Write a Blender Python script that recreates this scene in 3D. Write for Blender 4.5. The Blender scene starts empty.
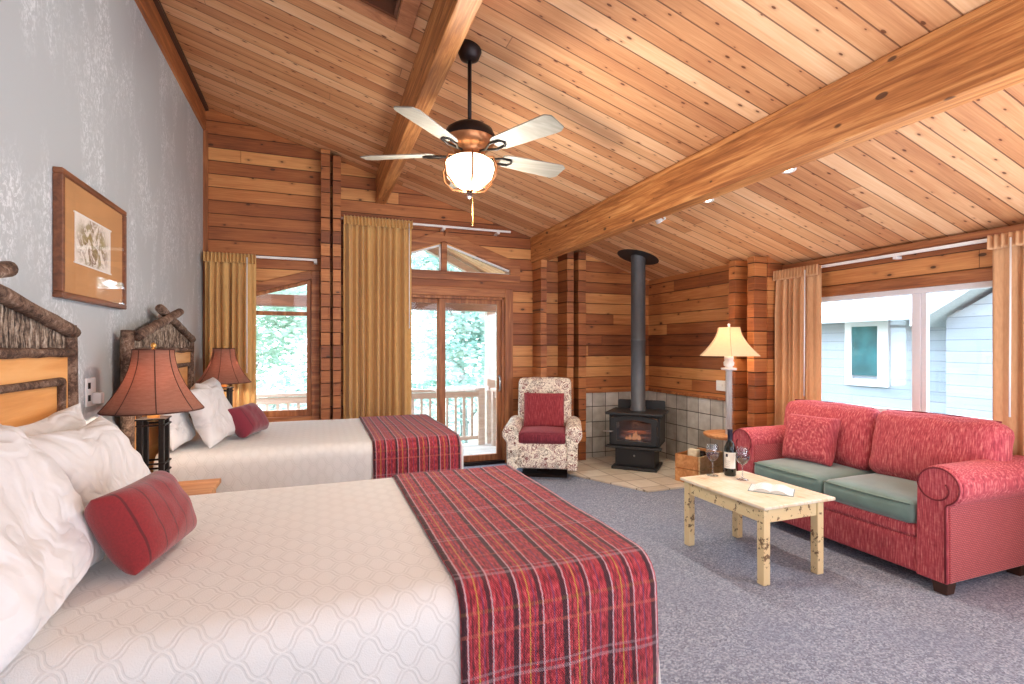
import bpy, bmesh, math, random
from mathutils import Vector, Matrix, noise
random.seed(7)
S = bpy.context.scene
C = S.collection
PI = math.pi

# ------------------------------------------------------------------ materials
def lin(c):
    r = []
    for v in c[:3]:
        v = v / 255.0
        r.append(v / 12.92 if v <= 0.04045 else ((v + 0.055) / 1.055) ** 2.4)
    return (r[0], r[1], r[2], 1.0)

class NT:
    def __init__(s, name):
        s.m = bpy.data.materials.new(name); s.m.use_nodes = True
        s.t = s.m.node_tree; s.t.nodes.clear()
        s.out = s.t.nodes.new('ShaderNodeOutputMaterial')
    def add(s, typ, props=None, ins=None):
        n = s.t.nodes.new(typ)
        for k, v in (props or {}).items(): setattr(n, k, v)
        for k, v in (ins or {}).items(): s.put(n.inputs[k], v)
        return n
    def put(s, sock, v):
        if isinstance(v, bpy.types.NodeSocket): s.t.links.new(v, sock)
        else: sock.default_value = v
    def M(s, op, a, b=0.0, c=0.0, clamp=False):
        n = s.t.nodes.new('ShaderNodeMath'); n.operation = op; n.use_clamp = clamp
        s.put(n.inputs[0], a); s.put(n.inputs[1], b); s.put(n.inputs[2], c)
        return n.outputs[0]
    def V(s, x, y, z=0.0):
        return s.add('ShaderNodeCombineXYZ', None, {0: x, 1: y, 2: z}).outputs[0]
    def mix(s, f, a, b, mode='MIX'):
        n = s.t.nodes.new('ShaderNodeMix'); n.data_type = 'RGBA'; n.blend_type = mode
        s.put(n.inputs[0], f); s.put(n.inputs[6], a); s.put(n.inputs[7], b)
        return n.outputs[2]
    def sm(s, v, a, b, lo=0.0, hi=1.0):
        n = s.t.nodes.new('ShaderNodeMapRange'); n.interpolation_type = 'SMOOTHSTEP'
        for i, q in enumerate((v, a, b, lo, hi)): s.put(n.inputs[i], q)
        return n.outputs[0]
    def noise(s, vec, scale=1.0, detail=3.0, rough=0.5, dist=0.0):
        n = s.add('ShaderNodeTexNoise', None, {'Vector': vec, 'Scale': scale, 'Detail': detail, 'Roughness': rough, 'Distortion': dist})
        return n.outputs[0]
    def ramp(s, f, stops, interp='LINEAR'):
        n = s.t.nodes.new('ShaderNodeValToRGB'); cr = n.color_ramp; cr.interpolation = interp
        while len(cr.elements) < len(stops): cr.elements.new(0.5)
        for e, (p, c) in zip(cr.elements, stops): e.position = p; e.color = lin(c)
        s.put(n.inputs[0], f); return n.outputs[0]
    def white(s, vec):
        n = s.t.nodes.new('ShaderNodeTexWhiteNoise'); n.noise_dimensions = '3D'
        s.put(n.inputs['Vector'], vec); return n.outputs[0]
    def bsdf(s, color, rough=0.6, bump=None, bstr=0.3, bdist=0.01, metal=0.0, **kw):
        p = s.t.nodes.new('ShaderNodeBsdfPrincipled')
        s.put(p.inputs['Base Color'], color); s.put(p.inputs['Roughness'], rough); s.put(p.inputs['Metallic'], metal)
        for k, v in kw.items(): s.put(p.inputs[k.replace('_', ' ')], v)
        if bump is not None:
            b = s.add('ShaderNodeBump', None, {'Strength': bstr, 'Distance': bdist, 'Height': bump})
            s.t.links.new(b.outputs[0], p.inputs['Normal'])
        s.t.links.new(p.outputs[0], s.out.inputs[0]); return p
    def pos(s):
        g = s.t.nodes.new('ShaderNodeNewGeometry')
        x = s.add('ShaderNodeSeparateXYZ', None, {0: g.outputs['Position']})
        return x.outputs[0], x.outputs[1], x.outputs[2], g.outputs['Position']
    def obj(s):
        g = s.t.nodes.new('ShaderNodeTexCoord')
        x = s.add('ShaderNodeSeparateXYZ', None, {0: g.outputs['Object']})
        return x.outputs[0], x.outputs[1], x.outputs[2], g.outputs['Object']
    def uv(s):
        g = s.t.nodes.new('ShaderNodeTexCoord')
        x = s.add('ShaderNodeSeparateXYZ', None, {0: g.outputs['UV']})
        return x.outputs[0], x.outputs[1], g.outputs['UV']

def plank(name, al, ac, w, stops, L=3.0, knots=0.75, kcol=(70, 38, 18), groove=0.035, gcol=(60, 32, 16), bst=0.5, off=0.0, rough=0.55, tone=0.55, kf=2.7):
    n = NT(name); P = n.pos(); a = P[al]; c = n.M('ADD', P[ac], off)
    q = n.M('DIVIDE', c, w); idx = n.M('FLOOR', q); f = n.M('FRACT', q)
    r1 = n.white(n.V(idx, 3.3, 1.7))
    sg = n.M('ADD', n.M('DIVIDE', a, L), n.M('MULTIPLY', r1, 7.0))
    si = n.M('FLOOR', sg); sf = n.M('FRACT', sg)
    r2 = n.white(n.V(idx, si, 5.1))
    sh = n.M('MULTIPLY', r2, 37.0)
    g1 = n.noise(n.V(n.M('MULTIPLY', a, 0.9), n.M('MULTIPLY', c, 16.0), sh), 1.0, 4.0, 0.6, 0.6)
    g2 = n.noise(n.V(n.M('MULTIPLY', a, 5.0), n.M('MULTIPLY', c, 110.0), sh), 1.0, 2.0, 0.5)
    g3 = n.noise(n.V(n.M('MULTIPLY', a, 1.1), n.M('MULTIPLY', c, 2.5), sh), 1.0, 2.0, 0.5)
    v = n.M('ADD', n.M('MULTIPLY', r2, tone), n.M('MULTIPLY', g1, 0.45))
    v = n.M('ADD', v, n.M('MULTIPLY', n.M('SUBTRACT', g2, 0.5), 0.3))
    v = n.M('ADD', v, n.M('MULTIPLY', n.M('SUBTRACT', g3, 0.5), 0.35))
    col = n.ramp(v, stops)
    vo = n.add('ShaderNodeTexVoronoi', {'voronoi_dimensions': '2D'}, {'Vector': n.V(n.M('ADD', n.M('MULTIPLY', a, kf), n.M('MULTIPLY', idx, 3.71)), n.M('MULTIPLY', c, kf * 2.0)), 'Scale': 1.0})
    cr = n.add('ShaderNodeSeparateColor', None, {0: vo.outputs['Color']})
    th = n.M('MULTIPLY', n.M('GREATER_THAN', cr.outputs[0], 1.0 - knots), n.M('ADD', n.M('MULTIPLY', cr.outputs[1], 0.055), 0.012))
    km = n.sm(n.M('SUBTRACT', vo.outputs['Distance'], th), -0.006, 0.018, 1.0, 0.0)
    halo = n.sm(n.M('SUBTRACT', vo.outputs['Distance'], th), 0.0, 0.13, 0.35, 0.0)
    col = n.mix(halo, col, lin(stops[0][1]))
    col = n.mix(n.M('MULTIPLY', km, 0.9), col, lin(kcol))
    e = n.M('MINIMUM', f, n.M('SUBTRACT', 1.0, f))
    gm = n.sm(e, groove * 0.35, groove, 1.0, 0.0)
    ee = n.M('MULTIPLY', n.M('MINIMUM', sf, n.M('SUBTRACT', 1.0, sf)), L / w)
    gm = n.M('MAXIMUM', gm, n.M('MULTIPLY', n.sm(ee, 0.008, 0.022, 1.0, 0.0), 0.7))
    col = n.mix(n.M('MULTIPLY', gm, 0.85), col, lin(gcol))
    hb = n.M('SUBTRACT', n.M('MULTIPLY', g2, 0.12), gm)
    n.bsdf(col, rough, hb, bst, 0.01)
    return n.m

def wood(name, stops, axis=2, k=1.0, rough=0.5, world=False, knots=0.0, gr=18.0):
    n = NT(name); P = n.pos() if world else n.obj()
    s3 = [gr * k, gr * k, gr * k]; s3[axis] = 1.3 * k
    v = n.V(n.M('MULTIPLY', P[0], s3[0]), n.M('MULTIPLY', P[1], s3[1]), n.M('MULTIPLY', P[2], s3[2]))
    g = n.noise(v, 1.0, 5.0, 0.6, 0.8)
    g2 = n.noise(v, 5.0, 2.0, 0.5)
    f = n.M('ADD', n.M('MULTIPLY', g, 0.8), n.M('MULTIPLY', g2, 0.2))
    f = n.sm(f, 0.3, 0.72)
    col = n.ramp(f, stops)
    if knots:
        s4 = [9.0, 9.0, 9.0]; s4[axis] = 4.5
        vo = n.add('ShaderNodeTexVoronoi', None, {'Vector': n.V(n.M('MULTIPLY', P[0], s4[0]), n.M('MULTIPLY', P[1], s4[1]), n.M('MULTIPLY', P[2], s4[2])), 'Scale': 1.0})
        cr = n.add('ShaderNodeSeparateColor', None, {0: vo.outputs['Color']})
        th = n.M('MULTIPLY', n.M('GREATER_THAN', cr.outputs[0], 1.0 - knots), n.M('ADD', n.M('MULTIPLY', cr.outputs[1], 0.12), 0.03))
        km = n.sm(n.M('SUBTRACT', vo.outputs['Distance'], th), -0.02, 0.03, 0.85, 0.0)
        col = n.mix(km, col, lin((66, 34, 18)))
    n.bsdf(col, rough, f, 0.15, 0.01)
    return n.m

def plain(name, c, rough=0.5, metal=0.0, nz=0.06, scale=40.0, bst=0.05, **kw):
    n = NT(name); P = n.obj(); g = n.noise(P[3], scale, 3.0)
    c2 = tuple(max(0, min(255, v * (1 - nz * 2))) for v in c)
    n.bsdf(n.mix(g, lin(c), lin(c2)), rough, g, bst, 0.003, metal, **kw)
    return n.m

def emit(name, c, st, body=0.0):
    n = NT(name); P = n.obj(); g = n.noise(P[3], 3.0)
    e = n.add('ShaderNodeEmission', None, {'Color': n.mix(n.M('MULTIPLY', g, 0.2), lin(c), lin((255, 255, 255))), 'Strength': st})
    n.t.links.new(e.outputs[0], n.out.inputs[0]); return n.m

def glass(name, tint=(255, 255, 255), refl=0.08, fk=0.9):
    n = NT(name)
    lw = n.add('ShaderNodeLayerWeight', None, {'Blend': 0.5})
    sc = n.M('ADD', n.M('MULTIPLY', n.M('POWER', lw.outputs['Facing'], 4.0), fk), 0.02 + refl * 0.2, clamp=True)
    tr = n.add('ShaderNodeBsdfTransparent', None, {'Color': lin(tint)})
    gl = n.add('ShaderNodeBsdfGlossy', None, {'Color': (1, 1, 1, 1), 'Roughness': 0.03})
    mx = n.add('ShaderNodeMixShader', None, {0: sc, 1: tr.outputs[0], 2: gl.outputs[0]})
    n.t.links.new(mx.outputs[0], n.out.inputs[0]); return n.m

WALLST = [(0.10, (104, 54, 28)), (0.32, (150, 86, 44)), (0.55, (186, 118, 64)), (0.85, (222, 162, 98))]
CEILST = [(0.08, (164, 100, 62)), (0.35, (204, 146, 98)), (0.6, (228, 180, 134)), (0.9, (246, 216, 176))]
M = {}
M['ceil'] = plank('ceiling_planks', 0, 1, 0.128, CEILST, L=6.5, knots=0.9, kcol=(92, 44, 20), groove=0.045, gcol=(104, 58, 30), tone=0.4, kf=4.2)
M['logx'] = plank('log_courses_across', 0, 2, 0.141, WALLST, L=5.3, knots=0.5, groove=0.04, gcol=(48, 24, 14), bst=0.7, off=0.03)
M['stackx'] = plank('log_end_courses_across', 0, 2, 0.141, WALLST, L=7.3, knots=0.4, groove=0.04, gcol=(48, 24, 14), bst=0.7, off=7.08, tone=0.35)
M['stacky'] = plank('log_end_courses_along', 1, 2, 0.141, WALLST, L=7.3, knots=0.4, groove=0.04, gcol=(48, 24, 14), bst=0.7, off=11.31, tone=0.35)
M['logy'] = plank('log_courses_along', 1, 2, 0.141, WALLST, L=5.3, knots=0.5, groove=0.04, gcol=(48, 24, 14), bst=0.7, off=0.03, tone=0.5)
BEAMST = [(0.0, (136, 80, 40)), (0.5, (184, 120, 64)), (1.0, (218, 160, 98))]
M['beam'] = wood('beam_wood', BEAMST, 1, 1.0, world=True, knots=0.9, gr=26)
TRIMST = [(0.0, (122, 68, 36)), (0.5, (160, 98, 54)), (1.0, (192, 128, 76))]
M['trimx'] = wood('trim_wood_across', TRIMST, 0, 1.0, world=True)
M['trimy'] = wood('trim_wood_along', TRIMST, 1, 1.0, world=True)
M['trimz'] = wood('trim_wood_upright', TRIMST, 2, 1.0, world=True)
M['dark'] = plain('dark_void', (40, 22, 12), 0.9)

def plaster():
    n = NT('grey_plaster'); P = n.pos()
    v = n.V(0.0, n.M('MULTIPLY', P[1], 1.0), n.M('MULTIPLY', P[2], 0.45))
    big = n.noise(v, 3.0, 3.0, 0.5, 0.3)
    fine = n.noise(n.V(0.0, n.M('MULTIPLY', P[1], 1.0), n.M('MULTIPLY', P[2], 0.7)), 38.0, 5.0, 0.75, 1.2)
    sc = n.M('MULTIPLY', n.sm(big, 0.42, 0.6), n.sm(fine, 0.46, 0.62))
    col = n.mix(n.M('MULTIPLY', sc, 0.75), lin((176, 182, 186)), lin((232, 236, 240)))
    col = n.mix(n.M('MULTIPLY', n.noise(P[3], 1.5, 2), 0.25), col, lin((172, 178, 182)))
    n.bsdf(col, 0.6, fine, 0.12, 0.004); return n.m
M['plaster'] = plaster()

def carpet():
    n = NT('grey_carpet'); P = n.pos()
    v1 = n.add('ShaderNodeTexVoronoi', {'voronoi_dimensions': '2D'}, {'Vector': P[3], 'Scale': 120.0})
    cr = n.add('ShaderNodeSeparateColor', None, {0: v1.outputs['Color']})
    f = n.M('ADD', n.M('MULTIPLY', cr.outputs[0], 0.65), n.M('MULTIPLY', n.noise(P[3], 240.0, 2.0), 0.4))
    big = n.noise(P[3], 1.6, 3.0)
    col = n.ramp(f, [(0.05, (96, 101, 118)), (0.5, (134, 140, 158)), (0.95, (180, 186, 202))])
    col = n.mix(n.sm(big, 0.45, 0.7, 0, 0.3), col, lin((124, 132, 156)))
    n.bsdf(col, 0.95, n.M('SUBTRACT', f, v1.outputs['Distance']), 0.6, 0.006); return n.m
M['carpet'] = carpet()

def tiles(name, ua, va, w, ramp, gc, dark):
    n = NT(name); P = n.pos(); a = n.M('DIVIDE', P[ua], w); b = n.M('DIVIDE', n.M('ADD', P[va], dark[1]), w)
    a = n.M('ADD', a, dark[0])
    fa = n.M('FRACT', a); fb = n.M('FRACT', b)
    r = n.white(n.V(n.M('FLOOR', a), n.M('FLOOR', b), 2.0))
    g = n.noise(P[3], 9.0, 4.0)
    col = n.ramp(n.M('ADD', n.M('MULTIPLY', r, 0.45), n.M('MULTIPLY', g, 0.55)), ramp)
    e = n.M('MINIMUM', n.M('MINIMUM', fa, n.M('SUBTRACT', 1.0, fa)), n.M('MINIMUM', fb, n.M('SUBTRACT', 1.0, fb)))
    gm = n.sm(e, 0.012, 0.03, 1.0, 0.0)
    n.bsdf(n.mix(gm, col, lin(gc)), 0.35, n.M('MULTIPLY', gm, -1.0), 0.5, 0.006); return n.m
TW = [(0.2, (146, 138, 128)), (0.5, (186, 180, 170)), (0.8, (222, 218, 210))]
M['tilex'] = tiles('wall_tile_across', 0, 2, 0.205, TW, (58, 52, 48), (0.2, 0.12))
M['tiley'] = tiles('wall_tile_along', 1, 2, 0.205, TW, (58, 52, 48), (0.25, 0.12))
M['hearth'] = tiles('hearth_tile', 0, 1, 0.29, [(0.15, (186, 170, 148)), (0.5, (212, 200, 182)), (0.85, (230, 222, 208))], (146, 130, 112), (0.1, 0.05))

def bark():
    n = NT('hickory_bark'); P = n.obj()
    g = n.noise(P[3], 42.0, 5.0, 0.75, 0.8); g2 = n.noise(P[3], 9.0, 3.0)
    f = n.M('ADD', n.M('MULTIPLY', g, 0.6), n.M('MULTIPLY', g2, 0.4))
    col = n.ramp(f, [(0.34, (28, 16, 12)), (0.46, (82, 58, 44)), (0.56, (132, 106, 88)), (0.68, (184, 166, 150))])
    n.bsdf(col, 0.75, g, 0.8, 0.012); return n.m
M['bark'] = bark()
def twigm():
    n = NT('twig_bark_gap_shade'); P = n.obj()  # bark tones, with shade of the gaps between twigs painted as dark streaks
    g = n.noise(n.V(P[0], n.M('MULTIPLY', P[1], 85.0), n.M('MULTIPLY', P[2], 9.0)), 1.0, 3.0, 0.7)
    h = n.noise(P[3], 60.0, 3.0, 0.7)
    f = n.M('ADD', n.M('MULTIPLY', g, 0.75), n.M('MULTIPLY', h, 0.25))
    n.bsdf(n.ramp(f, [(0.36, (22, 14, 12)), (0.46, (84, 66, 52)), (0.55, (150, 132, 114)), (0.66, (198, 186, 170))]), 0.75, f, 0.7, 0.01); return n.m
M['twig'] = twigm()
M['twigend'] = plain('cut_log_end', (196, 150, 100), 0.7)
M['panel'] = wood('honey_panel', [(0.0, (206, 142, 74)), (0.5, (222, 160, 92)), (1.0, (232, 178, 112))], 1, 0.6)

def linen(name, c, ridge=0.0):
    n = NT(name); P = n.obj()
    g = n.noise(P[3], 6.0, 4.0, 0.6); f = n.noise(P[3], 300.0, 2.0)
    col = n.mix(g, lin(c), lin(tuple(v * 0.95 for v in c)))
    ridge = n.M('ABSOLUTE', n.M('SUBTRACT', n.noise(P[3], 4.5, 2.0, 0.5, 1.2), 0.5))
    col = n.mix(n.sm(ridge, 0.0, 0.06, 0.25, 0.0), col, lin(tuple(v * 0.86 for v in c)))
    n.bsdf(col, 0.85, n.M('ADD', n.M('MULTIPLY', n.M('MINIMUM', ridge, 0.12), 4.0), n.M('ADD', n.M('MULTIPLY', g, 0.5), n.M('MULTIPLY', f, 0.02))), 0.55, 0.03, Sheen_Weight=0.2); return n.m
M['linen'] = linen('white_linen', (226, 225, 226))

def quilt():
    n = NT('embossed_bedspread'); u, v, uvv = n.uv()
    wv = n.noise(uvv, 2.5, 2.0)
    a = n.M('MULTIPLY', n.M('ADD', u, v), 9.5); b = n.M('MULTIPLY', n.M('SUBTRACT', u, v), 9.5)
    sa = n.M('ABSOLUTE', n.M('SUBTRACT', n.M('FRACT', n.M('ADD', a, n.M('MULTIPLY', n.M('SINE', n.M('MULTIPLY', b, 6.283)), 0.07))), 0.5))
    sb = n.M('ABSOLUTE', n.M('SUBTRACT', n.M('FRACT', n.M('ADD', b, n.M('MULTIPLY', n.M('SINE', n.M('MULTIPLY', a, 6.283)), 0.07))), 0.5))
    d = n.M('MINIMUM', sa, sb)
    d2 = n.M('ABSOLUTE', n.M('SUBTRACT', d, 0.08))
    m = n.sm(d2, 0.025, 0.055, 1.0, 0.0)
    f = n.noise(uvv, 260.0, 2.0)
    col = n.mix(n.M('MULTIPLY', m, 0.3), lin((222, 220, 218)), lin((192, 189, 186)))
    col = n.mix(n.M('MULTIPLY', f, 0.15), col, lin((244, 242, 240)))
    n.bsdf(col, 0.8, n.M('ADD', n.M('MULTIPLY', m, -0.6), n.M('MULTIPLY', f, 0.4)), 0.3, 0.006, Sheen_Weight=0.2); return n.m
M['quilt'] = quilt()

def plaid():
    n = NT('red_plaid'); u, v, uvv = n.uv()
    wb = n.M('MULTIPLY', n.M('SUBTRACT', n.noise(uvv, 90.0, 2.0), 0.5), 0.006)
    uu = n.M('ADD', u, wb); vv = n.M('ADD', v, wb)
    red = n.ramp(n.noise(n.V(n.M('MULTIPLY', u, 1.0), n.M('MULTIPLY', v, 0.25), 0.0), 140.0, 2.0), [(0.3, (98, 16, 28)), (0.5, (156, 40, 52)), (0.75, (198, 78, 86))])
    # stripes running the length of the runner
    W = 0.645
    f = n.M('DIVIDE', uu, W)
    dk, li, ye, bl = (34, 18, 30), (196, 178, 186), (186, 152, 62), (70, 52, 92)
    def stripe(col, c, centre, hw, color, op=0.85, coord=None):
        m = n.sm(n.M('ABSOLUTE', n.M('SUBTRACT', coord, centre)), hw * 0.6, hw * 1.15, op, 0.0)
        return n.mix(m, col, lin(color))
    col = red
    per = 0.245; fp = n.M('FRACT', n.M('DIVIDE', f, per))
    for (cc, hw, color, op) in ((0.06, 0.06, dk, .9), (0.13, 0.018, li, .6), (0.22, 0.02, dk, .6), (0.34, 0.016, ye, .65), (0.55, 0.045, dk, .85), (0.615, 0.018, li, .55), (0.44, 0.02, bl, .5), (0.72, 0.014, dk, .5), (0.84, 0.02, bl, .55)):
        col = stripe(col, None, cc, hw, color, op, fp)
    fv = n.M('FRACT', n.M('DIVIDE', vv, 0.30))
    for (cc, hw, color, op) in ((0.10, 0.02, li, .22), (0.17, 0.015, li, .18), (0.55, 0.02, (206, 110, 90), .28), (0.75, 0.018, ye, .1)):
        col = stripe(col, None, cc, hw, color, op, fv)
    wv = n.M('MULTIPLY', n.M('SINE', n.M('MULTIPLY', u, 900.0)), n.M('SINE', n.M('MULTIPLY', v, 700.0)))
    col = n.mix(n.sm(wv, -0.2, -0.9, 0.0, 0.25), col, lin((60, 10, 16)))
    n.bsdf(col, 0.9, n.M('ADD', wv, n.noise(uvv, 120.0, 2.0)), 0.3, 0.004, Sheen_Weight=0.15); return n.m
M['plaid'] = plaid()

def redstripe(name, base, dark, axis=0, per=0.055, cross=False, jit=0.0):
    n = NT(name); P = n.obj()
    c = n.M('DIVIDE', n.M('ADD', P[axis], n.M('MULTIPLY', n.noise(P[3], 30.0, 1.0), jit)), per)
    f = n.M('FRACT', c)
    m = n.sm(n.M('ABSOLUTE', n.M('SUBTRACT', f, 0.5)), 0.03, 0.06, 0.75, 0.0)
    g = n.noise(P[3], 160.0, 3.0)
    col = n.mix(g, lin(base), lin(tuple(v * 0.7 for v in base)))
    col = n.mix(m, col, lin(dark))
    n.bsdf(col, 0.85, g, 0.25, 0.004, Sheen_Weight=0.3); return n.m
M['redbol'] = redstripe('red_bolster', (146, 30, 36), (70, 14, 20), 0, 0.062)
M['redbol2'] = redstripe('crimson_bolster', (136, 34, 56), (80, 20, 34), 0, 0.09)

def chenille(name, base, lo, hi, k=1.0):
    n = NT(name); P = n.obj()
    s = n.noise(n.V(n.M('MULTIPLY', P[0], 1.0), n.M('MULTIPLY', P[1], 0.35), n.M('MULTIPLY', P[2], 0.07)), 170.0 * k, 1.0, 0.4)
    g = n.noise(P[3], 60.0, 3.0)
    f = n.M('ADD', n.M('MULTIPLY', s, 0.75), n.M('MULTIPLY', g, 0.25))
    col = n.ramp(f, [(0.22, lo), (0.5, base), (0.8, hi)])
    n.bsdf(col, 0.9, f, 0.4, 0.005, Sheen_Weight=0.4, Sheen_Tint=lin((240, 150, 150))); return n.m
M['sofa'] = chenille('red_chenille', (172, 66, 76), (116, 34, 48), (220, 138, 132))
M['sofa_w'] = None
def weave():
    n = NT('woven_red_side'); P = n.obj()
    br = n.add('ShaderNodeTexBrick', {'offset': 0.5}, {'Vector': n.V(n.M('ADD', P[0], P[1]), P[2], 0.0), 'Color1': lin((200, 88, 92)), 'Color2': lin((186, 70, 78)), 'Mortar': lin((112, 28, 42)), 'Scale': 22.0, 'Mortar Size': 0.05})
    g = n.noise(P[3], 120.0, 2.0)
    col = n.mix(n.M('MULTIPLY', g, 0.3), br.outputs[0], lin((214, 120, 112)))
    n.bsdf(col, 0.9, g, 0.3, 0.004, Sheen_Weight=0.3); return n.m
M['weave'] = weave()
M['green'] = plain('green_velvet', (122, 148, 140), 0.6, nz=0.12, scale=8.0, Sheen_Weight=0.7, Sheen_Roughness=0.4)
M['piping'] = plain('dark_red_piping', (120, 34, 44), 0.8)
M['burg'] = chenille('burgundy_ribbed', (112, 32, 48), (78, 18, 32), (146, 60, 72), 0.8)
M['redpad'] = chenille('red_ribbed_pad', (142, 46, 54), (104, 24, 36), (176, 84, 86), 0.8)

def floral():
    n = NT('floral_tapestry'); P = n.obj(); v = P[3]
    w = n.noise(v, 7.0, 2.0)
    vv = n.add('ShaderNodeVectorMath', {'operation': 'ADD'}, {0: v, 1: n.V(n.M('MULTIPLY', w, 0.05), n.M('MULTIPLY', w, -0.05), n.M('MULTIPLY', w, 0.04))}).outputs[0]
    vo = n.add('ShaderNodeTexVoronoi', None, {'Vector': vv, 'Scale': 11.0}); d = vo.outputs['Distance']
    rings = n.M('SINE', n.M('MULTIPLY', d, 26.0))
    pet = n.sm(n.M('ABSOLUTE', rings), 0.75, 0.95, 0.0, 1.0)
    sc = n.noise(vv, 17.0, 2.0, 0.4, 2.2)
    vine = n.sm(n.M('ABSOLUTE', n.M('SUBTRACT', sc, 0.5)), 0.016, 0.04, 1.0, 0.0)
    m = n.M('MULTIPLY', n.M('MAXIMUM', n.M('MULTIPLY', pet, n.sm(d, 0.42, 0.5, 1.0, 0.0)), vine), 0.95)
    cc = n.ramp(n.noise(v, 5.0, 2.0), [(0.35, (104, 24, 34)), (0.5, (132, 44, 48)), (0.62, (96, 68, 48))])
    col = n.mix(m, lin((248, 238, 220)), cc)
    n.bsdf(col, 0.9, n.noise(v, 200.0, 2.0), 0.2, 0.004); return n.m
M['floral'] = floral()

def drape(name, a, b):
    n = NT(name); P = n.obj()
    g = n.noise(n.V(P[0], P[1], n.M('MULTIPLY', P[2], 0.2)), 90.0, 3.0)
    n.bsdf(n.mix(g, lin(a), lin(b)), 0.85, g, 0.15, 0.004, Sheen_Weight=0.2); return n.m
M['drape'] = drape('tan_curtain', (222, 180, 116), (190, 146, 84))
M['drape2'] = drape('rose_tan_curtain', (220, 172, 126), (188, 138, 94))
M['white'] = plain('white_enamel', (236, 234, 232), 0.4, nz=0.01)
M['vinyl'] = plain('white_vinyl', (226, 222, 224), 0.4, nz=0.02)
M['iron'] = plain('dark_iron', (58, 50, 46), 0.5, 0.6, nz=0.2, scale=60)
M['bronze'] = plain('oiled_bronze', (44, 34, 34), 0.45, 0.6)
M['copper'] = plain('brushed_copper', (190, 128, 84), 0.35, 0.8, nz=0.1)
M['stove'] = plain('black_stove_steel', (52, 52, 54), 0.5, 0.3, nz=0.1, scale=90)
M['flue'] = plain('grey_flue_steel', (104, 106, 110), 0.5, 0.45, nz=0.08, scale=12)
M['gold'] = plain('brass', (214, 170, 96), 0.3, 0.8)
M['steel'] = plain('steel', (190, 190, 192), 0.3, 0.9)
M['glass'] = glass('window_glass', (250, 253, 255))
M['clear'] = glass('drinking_glass', (236, 240, 244), 0.45, 0.75)
M['picglass'] = glass('picture_glazing', (255, 255, 255), 0.0, 0.25)
M['stoveglass'] = glass('smoked_stove_glass', (170, 160, 160), 0.4)
M['pine'] = wood('pale_pine', [(0.0, (204, 168, 116)), (0.5, (224, 194, 144)), (1.0, (238, 214, 170))], 1, 1.0)
M['pinecrate'] = wood('crate_pine', [(0.0, (176, 112, 62)), (0.5, (204, 142, 86)), (1.0, (222, 168, 112))], 0, 0.8)
M['honey'] = wood('honey_oak', [(0.0, (176, 112, 62)), (0.5, (206, 146, 92)), (1.0, (228, 176, 122))], 0, 0.8)
M['feet'] = plain('dark_wood_foot', (66, 38, 24), 0.5)

def worn():
    n = NT('worn_cream_paint'); P = n.obj()
    g = n.noise(P[3], 26.0, 5.0, 0.65); h = n.noise(P[3], 4.0, 2.0)
    m = n.sm(n.M('ADD', g, n.M('MULTIPLY', h, 0.25)), 0.71, 0.75, 0.0, 0.85)
    col = n.mix(h, lin((236, 218, 172)), lin((222, 192, 138)))
    n.bsdf(n.mix(m, col, lin((92, 56, 30))), 0.6, m, -0.3, 0.004); return n.m
M['worn'] = worn()
def worntop():
    n = NT('worn_table_top'); P = n.obj()
    g = n.noise(P[3], 7.0, 4.0, 0.6); gr = n.noise(n.V(n.M('MULTIPLY', P[0], 14.0), n.M('MULTIPLY', P[1], 2.0), P[2]), 4.0, 3.0)
    col = n.ramp(n.M('ADD', n.M('MULTIPLY', g, 0.6), n.M('MULTIPLY', gr, 0.4)), [(0.30, (204, 158, 108)), (0.42, (232, 212, 178)), (0.66, (246, 238, 222))])
    n.bsdf(col, 0.28, gr, 0.05, 0.003); return n.m
M['worntop'] = worntop()

def shade(name, a, b, tr, glow=0.0, gc=(255, 170, 110), axis=2):
    n = NT(name); P = n.obj()
    g = n.noise(n.V(P[0], P[1], n.M('MULTIPLY', P[2], 5.0)), 26.0, 3.0, 0.6)
    col = n.mix(g, lin(a), lin(b))
    d = n.add('ShaderNodeBsdfDiffuse', None, {'Color': col})
    t = n.add('ShaderNodeBsdfTranslucent', None, {'Color': col})
    mx = n.add('ShaderNodeMixShader', None, {0: tr, 1: d.outputs[0], 2: t.outputs[0]})
    n.t.links.new(mx.outputs[0], n.out.inputs[0])
    return n.m
M['shade'] = shade('russet_silk_shade', (190, 142, 122), (146, 100, 84), 0.35)
M['shade2'] = shade('cream_silk_shade', (238, 214, 180), (226, 198, 160), 0.4)
M['seam'] = plain('dark_shade_trim', (84, 44, 32), 0.7)
M['bulb'] = emit('warm_bulb', (255, 206, 150), 20.0)
M['bowl'] = emit('lit_alabaster', (255, 226, 178), 5.0)
M['spot'] = emit('lit_downlight', (255, 224, 186), 18.0)
M['fire'] = emit('fire', (255, 176, 96), 3.0)
M['blade'] = wood('bleached_blade', [(0.0, (132, 126, 114)), (1.0, (160, 154, 144))], 0, 0.6)

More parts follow.
